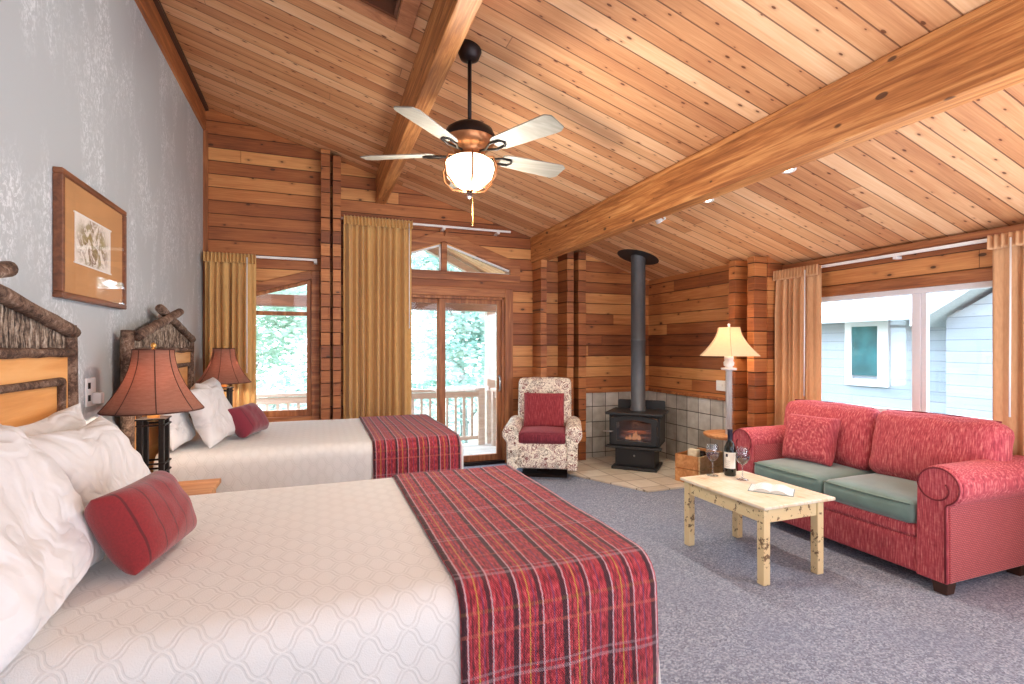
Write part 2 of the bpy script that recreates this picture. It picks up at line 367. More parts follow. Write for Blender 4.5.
def leafm(name, a, b, tr=0.35):
    n = NT(name); P = n.pos(); g = n.noise(P[3], 2.0, 3.0)
    col = n.mix(n.sm(g, 0.35, 0.65), lin(a), lin(b))
    d = n.add('ShaderNodeBsdfDiffuse', None, {'Color': col}); t = n.add('ShaderNodeBsdfTranslucent', None, {'Color': col})
    mx = n.add('ShaderNodeMixShader', None, {0: tr, 1: d.outputs[0], 2: t.outputs[0]})
    n.t.links.new(mx.outputs[0], n.out.inputs[0]); return n.m
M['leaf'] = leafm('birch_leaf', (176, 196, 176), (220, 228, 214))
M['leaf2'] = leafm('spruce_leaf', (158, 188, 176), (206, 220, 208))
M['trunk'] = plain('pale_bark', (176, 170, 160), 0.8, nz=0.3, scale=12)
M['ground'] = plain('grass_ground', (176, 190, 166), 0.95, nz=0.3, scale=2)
M['deck'] = plank('deck_boards', 0, 1, 0.14, [(0.1, (170, 160, 150)), (0.9, (206, 198, 190))], knots=0.1, gcol=(110, 100, 92))
M['railw'] = wood('overexposed_rail', [(0.0, (176, 150, 132)), (1.0, (206, 184, 166))], 0, 0.7)  # wood colour lightened to imitate blown-out daylight on the outdoor timber
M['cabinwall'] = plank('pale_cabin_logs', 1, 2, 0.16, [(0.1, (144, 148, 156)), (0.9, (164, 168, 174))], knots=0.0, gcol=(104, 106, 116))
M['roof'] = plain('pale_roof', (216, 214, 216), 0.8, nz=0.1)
M['tealpane'] = plain('reflecting_pane', (70, 130, 136), 0.2, nz=0.4, scale=3)
M['winered'] = plain('red_wine', (74, 8, 20), 0.1, nz=0.1)
M['bottle'] = plain('dark_bottle_glass', (18, 22, 18), 0.08, nz=0.1)
M['foil'] = plain('navy_foil', (30, 28, 56), 0.35, nz=0.1)
def labelm():
    n = NT('wine_label'); P = n.obj(); z = P[2]; x = P[0]
    fl = n.M('FRACT', n.M('MULTIPLY', z, 70.0))
    ln = n.M('MULTIPLY', n.M('LESS_THAN', fl, 0.3), n.M('LESS_THAN', n.M('ABSOLUTE', n.M('ADD', x, 0.006)), 0.016))
    ln = n.M('MULTIPLY', ln, n.M('GREATER_THAN', n.noise(P[3], 400.0, 1.0), 0.45))
    ln = n.M('MULTIPLY', ln, n.M('LESS_THAN', z, 0.125))
    n.bsdf(n.mix(n.M('MULTIPLY', ln, 0.6), lin((240, 236, 226)), lin((120, 108, 100))), 0.6); return n.m
M['label'] = labelm()
def pagem():
    n = NT('printed_page'); P = n.obj()
    fl = n.M('FRACT', n.M('MULTIPLY', P[1], 90.0))
    ln = n.M('MULTIPLY', n.M('LESS_THAN', fl, 0.35), n.M('GREATER_THAN', n.noise(P[3], 260.0, 1.0), 0.46))
    n.bsdf(n.mix(n.M('MULTIPLY', ln, 0.4), lin((236, 236, 236)), lin((110, 110, 116))), 0.7); return n.m
M['page'] = pagem()
M['paper'] = plain('paper_edge', (224, 222, 218), 0.8)
M['cover'] = plain('teal_book_cover', (120, 150, 152), 0.5)
M['firewood'] = wood('split_firewood', [(0.0, (112, 68, 40)), (1.0, (196, 146, 96))], 0, 0.8, rough=0.8)
M['cup'] = plain('dark_glaze', (40, 30, 28), 0.25)
M['mat'] = plain('tan_mat_board', (200, 150, 98), 0.7, nz=0.06, scale=6)
def printm():
    n = NT('sepia_print'); P = n.obj()
    y = P[1]; z = P[2]
    d = n.noise(n.V(0.0, n.M('MULTIPLY', y, 1.0), n.M('MULTIPLY', z, 1.0)), 16.0, 5.0, 0.7, 1.0)
    cen = n.sm(n.M('ADD', n.M('POWER', n.M('MULTIPLY', n.M('ADD', y, 0.04), 5.0), 2.0), n.M('POWER', n.M('MULTIPLY', z, 7.0), 2.0)), 0.2, 1.6, 1.0, 0.0)
    m = n.M('MULTIPLY', cen, n.sm(d, 0.42, 0.56))
    col = n.mix(m, lin((232, 226, 218)), n.ramp(n.noise(P[3], 12.0, 2.0), [(0.3, (96, 62, 40)), (0.7, (150, 140, 86))]))
    n.bsdf(col, 0.5); return n.m
M['print'] = printm()

# ------------------------------------------------------------------ geometry helpers
def box(bm, x0, x1, y0, y1, z0, z1, mat=None):
    vs = [bm.verts.new(Vector(p)) for p in ((x0, y0, z0), (x1, y0, z0), (x1, y1, z0), (x0, y1, z0), (x0, y0, z1), (x1, y0, z1), (x1, y1, z1), (x0, y1, z1))]
    if mat is not None:
        for v in vs: v.co = mat @ v.co
    for f in ((0, 3, 2, 1), (4, 5, 6, 7), (0, 1, 5, 4), (1, 2, 6, 5), (2, 3, 7, 6), (3, 0, 4, 7)):
        bm.faces.new([vs[i] for i in f])
    return vs

def prism(bm, poly, axis, a, b):
    """poly: 2D points in the plane normal to axis; extruded from a to b."""
    def mk(p, d):
        if axis == 0: return Vector((d, p[0], p[1]))
        if axis == 1: return Vector((p[0], d, p[1]))
        return Vector((p[0], p[1], d))
    A = [bm.verts.new(mk(p, a)) for p in poly]; B = [bm.verts.new(mk(p, b)) for p in poly]
    n = len(poly)
    bm.faces.new(A); bm.faces.new(B[::-1])
    for i in range(n): bm.faces.new((A[i], B[i], B[(i + 1) % n], A[(i + 1) % n]))

def frame_from(d):
    d = d.normalized(); up = Vector((0, 0, 1)) if abs(d.z) < 0.9 else Vector((1, 0, 0))
    a = d.cross(up).normalized(); return a, d.cross(a).normalized()

def tube(bm, pts, r, seg=10, cap=True, jit=0.0):
    pts = [Vector(p) for p in pts]; n = len(pts)
    rs = r if isinstance(r, (list, tuple)) else [r] * n
    rings = []; a = None
    for i, p in enumerate(pts):
        d = (pts[min(i + 1, n - 1)] - pts[max(i - 1, 0)])
        if a is None: a, b = frame_from(d)
        else:
            dn = d.normalized(); a = (a - dn * a.dot(dn)).normalized(); b = dn.cross(a)
        ring = []
        for k in range(seg):
            t = 2 * PI * k / seg; rr = rs[i] * (1 + (random.uniform(-jit, jit) if jit else 0))
            ring.append(bm.verts.new(p + (a * math.cos(t) + b * math.sin(t)) * rr))
        rings.append(ring)
    for i in range(n - 1):
        for k in range(seg):
            bm.faces.new((rings[i][k], rings[i][(k + 1) % seg], rings[i + 1][(k + 1) % seg], rings[i + 1][k]))
    if cap:
        bm.faces.new(rings[0][::-1]); bm.faces.new(rings[-1])

def lathe(bm, prof, seg=32, c=(0, 0, 0), mat=None):
    rings = []
    for (r, z) in prof:
        if r < 1e-5: ring = [bm.verts.new(Vector((c[0], c[1], c[2] + z)))]
        else: ring = [bm.verts.new(Vector((c[0] + r * math.cos(2 * PI * k / seg), c[1] + r * math.sin(2 * PI * k / seg), c[2] + z))) for k in range(seg)]
        if mat is not None:
            for v in ring: v.co = mat @ v.co
        rings.append(ring)
    for a, b in zip(rings, rings[1:]):
        for k in range(seg):
            k2 = (k + 1) % seg
            if len(a) == 1 and len(b) == 1: continue
            if len(a) == 1: bm.faces.new((a[0], b[k2], b[k]))
            elif len(b) == 1: bm.faces.new((a[k], a[k2], b[0]))
            else: bm.faces.new((a[k], a[k2], b[k2], b[k]))

def surf(bm, fn, nu, nv, uvf=None):
    uvl = bm.loops.layers.uv.verify()
    g = [[bm.verts.new(Vector(fn(i / nu, j / nv))) for j in range(nv + 1)] for i in range(nu + 1)]
    for i in range(nu):
        for j in range(nv):
            f = bm.faces.new((g[i][j], g[i + 1][j], g[i + 1][j + 1], g[i][j + 1]))
            for l, (a, b) in zip(f.loops, ((i, j), (i + 1, j), (i + 1, j + 1), (i, j + 1))):
                l[uvl].uv = uvf(a / nu, b / nv) if uvf else (a / nu, b / nv)
    return g

def obj(name, bm, mat, parent=None, smooth=False, bevel=0.0, seg=2, w=True, sub=0, thick=0.0, doubles=False):
    if doubles: bmesh.ops.remove_doubles(bm, verts=bm.verts, dist=1e-4)
    bmesh.ops.recalc_face_normals(bm, faces=bm.faces)
    if parent is not None and w:
        r = parent
        while r.parent is not None: r = r.parent
        mt = (Matrix.Translation(r.location) @ Matrix.Rotation(r.rotation_euler.z, 4, 'Z')).inverted()
        bm.transform(mt)
    me = bpy.data.meshes.new(name); bm.to_mesh(me); bm.free()
    if smooth:
        for p in me.polygons: p.use_smooth = True
    me.materials.append(mat)
    o = bpy.data.objects.new(name, me); C.objects.link(o)
    if parent is not None: o.parent = parent
    if thick:
        m = o.modifiers.new('s', 'SOLIDIFY'); m.thickness = thick; m.offset = 0
    if bevel:
        m = o.modifiers.new('b', 'BEVEL'); m.width = bevel; m.segments = seg; m.limit_method = 'ANGLE'; m.angle_limit = 0.7
        if not smooth:
            for p in me.polygons: p.use_smooth = True
            m2 = o.modifiers.new('w', 'WEIGHTED_NORMAL')
    if sub:
        m = o.modifiers.new('u', 'SUBSURF'); m.levels = sub; m.render_levels = sub
    return o

def part(name, bm, mat, parent, **k):       # geometry given in the thing's own coordinates
    return obj(name, bm, mat, parent, w=False, **k)

def thing(name, label, cat, loc=(0, 0, 0), rotz=0.0, group=None):
    o = bpy.data.objects.new(name, None); C.objects.link(o); o.empty_display_size = 0.1
    o.location = loc; o.rotation_euler = (0, 0, rotz); tag(o, label, cat, group); return o

def tag(o, label, cat, group=None, kind=None):
    o['label'] = label; o['category'] = cat
    if group: o['group'] = group
    if kind: o['kind'] = kind
    return o

def struct(name, bm, mat, parent=None, label=None, **k):
    o = obj(name, bm, mat, parent, **k)
    if parent is None:
        o['kind'] = 'structure'
        if label: o['label'] = label
    return o

def dup(root, loc, rotz, label=None, group=None):
    r = root.copy(); C.objects.link(r); r.location = loc; r.rotation_euler = (0, 0, rotz)
    if label: r['label'] = label
    if group: r['group'] = group
    for ch in list(root.children):
        c = ch.copy(); C.objects.link(c); c.parent = r
        for g in list(ch.children):
            d = g.copy(); C.objects.link(d); d.parent = c
    return r

def BM(): return bmesh.new()
def BX(*a, **k):
    bm = BM(); box(bm, *a, **k); return bm

def rbox(bm, hx, hy, hz, r, puff=(0, 0, 0), n=10, mat=None, wr=0.0, seed=0):
    """soft rounded box with optional puffed faces, centred on the origin"""
    def co(h, r):
        r = min(r, h * 0.98); c = [-h, -h + r * 0.12, -h + r * 0.4, -h + r]
        m = [(-h + r) + (2 * h - 2 * r) * i / n for i in range(1, n)]
        return c + m + [h - r, h - r * 0.4, h - r * 0.12, h]
    X, Y, Z = co(hx, r), co(hy, r), co(hz, r)
    def warp(p):
        i = Vector((max(-hx + r, min(hx - r, p[0])) if hx > r else 0, max(-hy + r, min(hy - r, p[1])) if hy > r else 0, max(-hz + r, min(hz - r, p[2])) if hz > r else 0))
        d = Vector(p) - i
        q = i + d.normalized() * r if d.length > 1e-6 and max(abs(d.x), abs(d.y), abs(d.z)) > r * 0.999 else Vector(p)
        fx, fy, fz = 1 - (p[0] / hx) ** 2, 1 - (p[1] / hy) ** 2, 1 - (p[2] / hz) ** 2
        q.z += puff[2] * fx * fy * (p[2] / hz); q.x += puff[0] * fy * fz * (p[0] / hx); q.y += puff[1] * fx * fz * (p[1] / hy)
        if wr:
            q += noise.noise_vector(q * 7 + Vector((seed, seed, 0))) * wr
        return mat @ q if mat is not None else q
    def face(A, B, mk):
        g = [[bm.verts.new(warp(mk(a, b))) for b in B] for a in A]
        for i in range(len(A) - 1):
            for j in range(len(B) - 1): bm.faces.new((g[i][j], g[i + 1][j], g[i + 1][j + 1], g[i][j + 1]))
    for s in (-1, 1):
        face(X, Y, lambda a, b: (a, b, s * hz)); face(X, Z, lambda a, b: (a, s * hy, b)); face(Y, Z, lambda a, b: (s * hx, a, b))
    bmesh.ops.remove_doubles(bm, verts=bm.verts, dist=1e-5)

def pillow(bm, W, H, T, seed=0, wr=0.02, n=34, mat=None, pinch=0.07, ex=0.5):
    """pillow lying in the xy plane: W along x, H along y, T thick"""
    sd = Vector((seed * 3.1, seed * 1.7, seed))
    for s in (-1, 1):
        def fn(u, v):
            a, b = u * 2 - 1, v * 2 - 1
            x = a * W / 2 * (1 - pinch * (1 - b * b) * abs(a) ** 2); y = b * H / 2 * (1 - pinch * 1.2 * (1 - a * a) * abs(b) ** 2)
            e = max(0.0, (1 - a ** 4) * (1 - b ** 4))
            z = T / 2 * e ** ex
            p = Vector((x, y, s * z))
            k = noise.noise(p * 4.0 + sd) * 1.0 + (0.5 - abs(noise.noise(Vector((p.x * 5 + p.y * 3, p.y * 11 - p.x * 4, seed)) + sd))) * 0.8 + noise.noise(Vector((p.x * 14, p.y * 5, 0)) + sd) * 0.55 * (1 - 0.5 * e)
            d = noise.noise_vector(p * 3 + sd) * wr * 0.8
            p.z += s * k * wr * min(1, e * 4)
            p.x += d.x; p.y += d.y
            if e < 1e-6: p.z = wr * 0.8 * noise.noise(Vector((x * 9, y * 9, 0)) + sd)
            return mat @ p if mat is not None else p
        surf(bm, fn, n, n)
    bmesh.ops.remove_doubles(bm, verts=bm.verts, dist=1e-5)

def zc(x): return 3.727 - 0.297 * x

# ------------------------------------------------------------------ room shell
XL, YF, YS, XR, XW, YN = -1.14, 6.28, 6.10, 4.35, 4.60, -2.3
T = 0.17
bm = BX(XL - 0.2, XW + 0.2, YN - 0.2, YF + T, -0.12, 0.0)
struct('floor', bm, M['carpet'])
# ceiling, sloped slab with the skylight opening
SX0, SX1, SY0, SY1 = -0.22, 0.47, 2.35, 3.33
bm = BM()
def cslab(x0, x1, y0, y1):
    prism(bm, [(x0, zc(x0)), (x1, zc(x1)), (x1, zc(x1) + 0.15), (x0, zc(x0) + 0.15)], 1, y0, y1)
CX0, CX1, CY0, CY1 = XL - 0.2, XW + 0.25, YN - 0.2, YF + T
cslab(CX0, SX0, CY0, CY1); cslab(SX1, CX1, CY0, CY1); cslab(SX0, SX1, CY0, SY0); cslab(SX0, SX1, SY1, CY1)
struct('ceiling', bm, M['ceil'])
# left plaster wall
bm = BM(); prism(bm, [(XL, 0), (XL, zc(XL)), (XL - T, zc(XL - T)), (XL - T, 0)], 1, YN, YF)
struct('wall_left', bm, M['plaster'])
bm = BM(); prism(bm, [(XL, 0), (XW, 0), (XW, zc(XW)), (XL, zc(XL))], 1, YN - T, YN)
struct('wall_near', bm, M['logx'])
# far wall
bm = BM()
def col(x0, x1, za0, zb0, za1, zb1, y0=YF, y1=YF + T):
    prism(bm, [(x0, za0), (x1, za1), (x1, zb1), (x0, zb0)], 1, y0, y1)
wx0, wx1 = -1.0, -0.07
def wz(x): return 2.26 + 0.30 * (x + 0.10)
col(XL - T, wx0, 0, zc(XL - T), 0, zc(wx0)); col(wx1, 0.52, 0, zc(wx1), 0, zc(0.52))
col(wx0, wx1, 0, 0.72, 0, 0.72); col(wx0, wx1, wz(wx0), zc(wx0), wz(wx1), zc(wx1))
dx0, dx1, dz = 0.52, 2.26, 2.14
tx0, txm, tx1 = 0.60, 1.462, 2.33
def tz(x): return 2.79 - 0.335 * abs(x - txm)
col(dx0, tx0, dz, zc(dx0), dz, zc(tx0))
col(tx0, txm, dz, 2.44, dz, 2.44); col(txm, dx1, dz, 2.44, dz, 2.44)
col(tx0, txm, tz(tx0), zc(tx0), tz(txm), zc(txm)); col(txm, tx1, tz(txm), zc(txm), tz(tx1), zc(tx1))
col(dx1, tx1, 0, 2.44, 0, 2.44); col(tx1, 3.30, 0, zc(tx1), 0, zc(3.30))
struct('wall_far', bm, M['logx'])
bm = BM(); col(3.24, XW + 0.2, 0, zc(3.24), 0, zc(XW + 0.2), YS, YF + T); struct('wall_stove_side', bm, M['logx'])
# right wall beside the stove, its return, then the window wall
bm = BM(); prism(bm, [(XR, 0), (XW + 0.15, 0), (XW + 0.15, zc(XW + 0.15)), (XR, zc(XR))], 1, 4.05, YS)
struct('wall_right', bm, M['logy'])
RW0, RW1, RZ0, RZ1 = 1.72, 3.86, 0.92, 1.985
bm = BM()
def wr_(y0, y1, z0, z1=None):
    if z1 is None: prism(bm, [(XW, z0), (XW + 0.15, z0), (XW + 0.15, zc(XW + 0.15)), (XW, zc(XW))], 1, y0, y1)
    else: box(bm, XW, XW + 0.15, y0, y1, z0, z1)
wr_(RW1, 4.05, 0); wr_(YN, RW0, 0); wr_(RW0, RW1, RZ1); wr_(RW0, RW1, 0, RZ0)
struct('wall_window_side', bm, M['logy'])

# log-end stacks (interlocked corners), each a stack of log ends
def logstack(i, x0, x1, y0, y1, mat, lab):
    bm = BM(); h = 0.141; z = -0.03
    while z < 4.1:
        xm = (x0 + x1) / 2; top = min(z + h - 0.003, zc(x1) - 0.004); j = random.uniform(-0.008, 0.008)
        if top - max(z, 0.0) > 0.02:
            if mat is M['stackx']: box(bm, x0, x1, y0 + j, y1, max(z, 0.0), top)
            else: box(bm, x0 + j, x1, y0, y1, max(z, 0.0), top)
        z += h
    struct('trim_%d' % i, bm, mat, label=lab, bevel=0.002)
logstack(1, 0.03, 0.125, 6.06, YF, M['stackx'], 'left stack of log ends between window and long curtain')
logstack(2, 0.155, 0.24, 6.06, YF, M['stackx'], 'right stack of log ends between window and long curtain')
logstack(3, 2.655, 2.735, 6.0, YF, M['stackx'], 'stack of log ends under the big beam beside the glass door')
logstack(4, 3.025, 3.12, 6.0, YF, M['stackx'], 'stack of log ends behind the armchair')
logstack(5, 3.19, 3.30, 6.0, YS + 0.05, M['stackx'], 'stack of log ends at left edge of stove alcove')
logstack(6, 4.18, XR, 4.32, 4.41, M['stacky'], 'stack of log ends right of the stove alcove')
logstack(7, 4.18, XR, 4.06, 4.15, M['stacky'], 'stack of log ends beside the right window curtain')

# beams
bm = BM(); prism(bm, [(0.64, 3.20), (0.76, 3.20), (0.76, zc(0.76)), (0.64, zc(0.64))], 1, YN, YF)
struct('trim_8', bm, M['beam'], label='narrow ceiling beam near the skylight', bevel=0.008)
bm = BM(); prism(bm, [(2.63, 2.61), (2.77, 2.61), (2.77, zc(2.77)), (2.63, zc(2.63))], 1, YN, YF)
box(bm, 2.622, 2.63, YN, YF, zc(2.63) - 0.05, zc(2.63) - 0.005)
struct('trim_9', bm, M['beam'], label='massive ceiling beam running the length of the room', bevel=0.006)
# board along the top of the left wall, strip in the corner
bm = BM(); prism(bm, [(XL, 3.80), (XL + 0.022, 3.80), (XL + 0.022, zc(XL + 0.022)), (XL, zc(XL))], 1, YN, YF)
struct('trim_10', bm, M['trimy'], label='wide board along the top of the grey wall')
bm = BX(XL, XL + 0.045, YF - 0.022, YF, 0, 3.80); struct('trim_11', bm, M['trimz'], label='corner strip at end of the grey wall')
bm = BM(); prism(bm, [(XL + 0.022, zc(XL + 0.022) - 0.05), (XL + 0.05, zc(XL + 0.05) - 0.03), (XL + 0.05, zc(XL + 0.05)), (XL + 0.022, zc(XL + 0.022))], 1, YN, YF)
struct('trim_12', bm, M['feet'], label='dark moulding under the ceiling over grey wall')
# right wall top boards
bm = BX(XW - 0.05, XW, YN, 4.05, 2.30, 2.352); struct('trim_13', bm, M['trimy'], label='board under the ceiling above right window')
# wood cap over tile wainscot
bm = BM(); box(bm, 3.30, XR, YS - 0.03, YS, 0.885, 0.92); box(bm, XR - 0.03, XR, 4.41, YS - 0.03, 0.885, 0.92)
struct('trim_14', bm, M['trimx'], label='wood cap rail above the grey wall tiles', bevel=0.004)
bm = BX(3.30, XR, YS - 0.012, YS, 0.0, 0.885); struct('trim_15', bm, M['tilex'], label='grey square wall tiles left of the stove')
bm = BX(XR - 0.012, XR, 4.41, YS - 0.012, 0.0, 0.885); struct('trim_16', bm, M['tiley'], label='grey square wall tiles right of the stove')
bm = BM(); prism(bm, [(3.18, 4.47), (XR - 0.012, 4.47), (XR - 0.012, YS - 0.012), (3.305, YS - 0.012), (3.305, 5.98), (2.76, 5.98), (2.76, 5.38)], 2, 0.0, 0.02)
h_ = obj('tiled_hearth', bm, M['hearth'], bevel=0.004); tag(h_, 'low beige stone tile hearth under the black stove', 'hearth'); h_['kind'] = 'structure'; h_.name = 'trim_17'
bm = BX(4.30, XR, 4.15, 4.32, 0.0, 0.0901); bm.free()

# skylight shaft
bm = BM()
def shaft(x0, x1, y0, y1): prism(bm, [(x0, zc(x0) + 0.0), (x1, zc(x1)), (x1, zc(x1) + 0.4), (x0, zc(x0) + 0.4)], 1, y0, y1)
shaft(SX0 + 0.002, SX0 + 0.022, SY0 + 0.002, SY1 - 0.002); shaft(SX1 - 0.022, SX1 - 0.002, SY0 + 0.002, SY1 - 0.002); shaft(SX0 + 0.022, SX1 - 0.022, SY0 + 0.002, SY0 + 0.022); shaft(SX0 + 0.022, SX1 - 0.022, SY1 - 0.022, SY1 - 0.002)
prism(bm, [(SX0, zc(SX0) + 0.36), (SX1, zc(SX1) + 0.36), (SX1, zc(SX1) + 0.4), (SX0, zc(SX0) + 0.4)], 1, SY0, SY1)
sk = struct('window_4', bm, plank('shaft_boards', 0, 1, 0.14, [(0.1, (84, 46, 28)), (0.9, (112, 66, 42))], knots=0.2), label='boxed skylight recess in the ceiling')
bm = BM()
def cb(x0, x1, y0, y1): prism(bm, [(x0, zc(x0) - 0.02), (x1, zc(x1) - 0.02), (x1, zc(x1)), (x0, zc(x0))], 1, y0, y1)
cb(SX0 - 0.1, SX0, SY0 - 0.1, SY1 + 0.1); cb(SX1, SX1 + 0.1, SY0 - 0.1, SY1 + 0.1); cb(SX0, SX1, SY0 - 0.1, SY0); cb(SX0, SX1, SY1, SY1 + 0.1)
struct('window_frame', bm, wood('skylight_trim', [(0, (150, 92, 58)), (1, (190, 130, 90))], 0, 1, world=True), sk, bevel=0.004)

# ---------- window 1
def bar(bm, p, q, wd, y0, y1):
    """bar in the far-wall plane from p to q (x,z), width wd below/right"""
    p, q = Vector((p[0], 0, p[1])), Vector((q[0], 0, q[1])); d = (q - p).normalized(); nrm = Vector((-d.z, 0, d.x)) * wd / 2
    prism(bm, [((p + nrm).x, (p + nrm).z), ((q + nrm).x, (q + nrm).z), ((q - nrm).x, (q - nrm).z), ((p - nrm).x, (p - nrm).z)], 1, y0, y1)
y0, y1 = YF - 0.03, YF + 0.1
bm = BM()
box(bm, wx1, wx1 + 0.09, y0, YF + 0.0, 0.62, wz(wx1) + 0.09)            # casing right
box(bm, wx0 - 0.09, wx0, y0, YF + 0.0, 0.62, wz(wx0) + 0.06)
box(bm, wx0, wx1, y0, YF, 0.62, 0.72)
bar(bm, (wx0, wz(wx0) + 0.05), (wx1, wz(wx1) + 0.05), 0.10, y0 + 0.002, YF)
w1 = struct('window_1', bm, M['trimx'], label='tall slope-topped window left of the long curtain', bevel=0.005)
bm = BM()
fy0, fy1 = YF + 0.02, YF + 0.08
box(bm, wx1 - 0.05, wx1, fy0, fy1, 0.72, wz(wx1) - 0.01); box(bm, wx0, wx0 + 0.05, fy0, fy1, 0.72, wz(wx0) - 0.01)
box(bm, wx0 + 0.05, wx1 - 0.05, fy0, fy1, 0.72, 0.79); box(bm, wx0 + 0.05, wx1 - 0.05, fy0, fy1, 1.855, 1.90)
bar(bm, (wx0 + 0.05, wz(wx0 + 0.05) - 0.02), (wx1 - 0.05, wz(wx1 - 0.05) - 0.02), 0.035, fy0, fy1)
struct('window_frame', bm, M['trimz'], w1, bevel=0.004)
bm = BM(); prism(bm, [(wx0 + 0.05, 1.90), (wx1 - 0.05, 1.90), (wx1 - 0.05, wz(wx1 - 0.05) - 0.03), (wx0 + 0.05, wz(wx0 + 0.05) - 0.03)], 1, YF + 0.05, YF + 0.054)
struct('upper_pane', bm, M['glass'], w1)
struct('lower_pane', BX(wx0 + 0.05, wx1 - 0.05, YF + 0.05, YF + 0.054, 0.79, 1.855), M['glass'], w1)

# ---------- gable transom over the door: window 2
bm = BM()
box(bm, tx0 - 0.1, tx1 + 0.14, y0, YF, 2.335, 2.44)
bar(bm, (tx0 - 0.1, tz(tx0 - 0.1) + 0.07), (txm, tz(txm) + 0.085), 0.13, y0 + 0.002, YF); bar(bm, (txm, tz(txm) + 0.085), (tx1 + 0.13, tz(tx1 + 0.13) + 0.07), 0.13, y0 + 0.004, YF)
box(bm, tx1, tx1 + 0.14, y0, YF, 2.44, tz(tx1) + 0.06)
box(bm, txm - 0.035, txm + 0.035, y0, YF + 0.08, 2.44, tz(txm))
w2 = struct('window_2', bm, M['trimx'], label='triangular gable window above the sliding glass door', bevel=0.005)
bm = BM()
bar(bm, (txm + 0.04, tz(txm + 0.04) - 0.012), (tx1, tz(tx1) - 0.012), 0.022, fy0 - 0.01, fy0 + 0.02); bar(bm, (tx0, tz(tx0) - 0.012), (txm - 0.04, tz(txm - 0.04) - 0.012), 0.022, fy0 - 0.01, fy0 + 0.02)
box(bm, txm - 0.055, txm - 0.037, fy0 - 0.01, fy0 + 0.02, 2.44, tz(txm) - 0.02); box(bm, tx0, tx1, fy0 - 0.01, fy0 + 0.02, 2.44, 2.452)
struct('glazing_bead', bm, M['white'], w2)
for a, b in ((tx0, txm - 0.035), (txm + 0.035, tx1)):
    bm = BM(); prism(bm, [(a, 2.44), (b, 2.44), (b, tz(b)), (a, tz(a))], 1, YF + 0.05, YF + 0.054); struct('pane', bm, M['glass'], w2)

# ---------- sliding door
bm = BM()
box(bm, dx1, dx1 + 0.11, y0, YF, 0, dz + 0.11); box(bm, dx0 - 0.11, dx0, y0, YF, 0, dz + 0.11); dh = BM(); box(dh, dx0, dx1, y0, YF, dz, dz + 0.11)
d1 = struct('door_1', bm, M['trimz'], label='sliding glass door to the balcony', bevel=0.005)
struct('door_head_casing', dh, M['trimx'], d1, bevel=0.005)
bm = BM(); box(bm, dx1 - 0.035, dx1, YF, YF + 0.13, 0.04, dz); box(bm, dx0, dx0 + 0.035, YF, YF + 0.13, 0.04, dz); box(bm, dx0, dx1, YF, YF + 0.13, dz - 0.035, dz)
struct('door_frame', bm, M['trimz'], d1, bevel=0.004)
bm = BX(dx0, dx1, YF - 0.03, YF + 0.13, 0.0, 0.04); struct('threshold', bm, M['bronze'], d1, bevel=0.004)
def leaf(xa, xb, yy, st):
    bm = BM()
    box(bm, xa, xa + st, yy, yy + 0.04, 0.04, dz - 0.035); box(bm, xb - 0.055, xb, yy, yy + 0.04, 0.04, dz - 0.035)
    box(bm, xa + st, xb - 0.055, yy, yy + 0.04, dz - 0.09, dz - 0.035); box(bm, xa + st, xb - 0.055, yy, yy + 0.04, 0.04, 0.12)
    p = struct('sliding_panel', bm, M['trimz'], d1, bevel=0.004)
    struct('door_glass', BX(xa + st, xb - 0.055, yy + 0.018, yy + 0.022, 0.12, dz - 0.09), M['glass'], p)
    return p
leaf(1.41, dx1 - 0.035, YF + 0.03, 0.08); leaf(dx0 + 0.035, 1.45, YF + 0.08, 0.055)
bm = BM(); tube(bm, [(2.20, YF + 0.03, 0.93), (2.20, YF - 0.005, 0.96), (2.20, YF - 0.01, 1.03), (2.20, YF - 0.005, 1.10), (2.20, YF + 0.03, 1.13)], 0.012, 8)
struct('door_handle', bm, M['steel'], d1, smooth=True)

# ---------- right window
bm = BM()
ZZ = XW - 0.02
box(bm, ZZ, XW, RW0 - 0.1, RW1 + 0.1, RZ1, RZ1 + 0.09); box(bm, ZZ, XW, RW0 - 0.1, RW1 + 0.1, RZ0 - 0.09, RZ0)
box(bm, ZZ, XW, RW0 - 0.1, RW0, RZ0, RZ1); box(bm, ZZ, XW, RW1, RW1 + 0.1, RZ0, RZ1)
w3 = struct('window_3', bm, M['trimy'], label='wide white vinyl slider window behind the sofa', bevel=0.005)
bm = BM(); a, b = XW, XW + 0.1; t_ = 0.045
box(bm, a, b, RW0, RW1, RZ1 - t_, RZ1); box(bm, a, b, RW0, RW1, RZ0, RZ0 + t_); box(bm, a, b, RW0, RW0 + t_, RZ0 + t_, RZ1 - t_); box(bm, a, b, RW1 - t_, RW1, RZ0 + t_, RZ1 - t_)
box(bm, a + 0.01, b, 2.765, 2.83, RZ0 + t_, RZ1 - t_)
box(bm, a + 0.02, a + 0.06, 2.725, 2.764, RZ0 + t_, RZ1 - t_)
struct('window_frame', bm, M['vinyl'], w3, bevel=0.003)
struct('near_pane', BX(XW + 0.04, XW + 0.044, RW0 + t_, 2.725, RZ0 + t_, RZ1 - t_), M['glass'], w3)
struct('far_pane', BX(XW + 0.07, XW + 0.074, 2.83, RW1 - t_, RZ0 + t_, RZ1 - t_), M['glass'], w3)

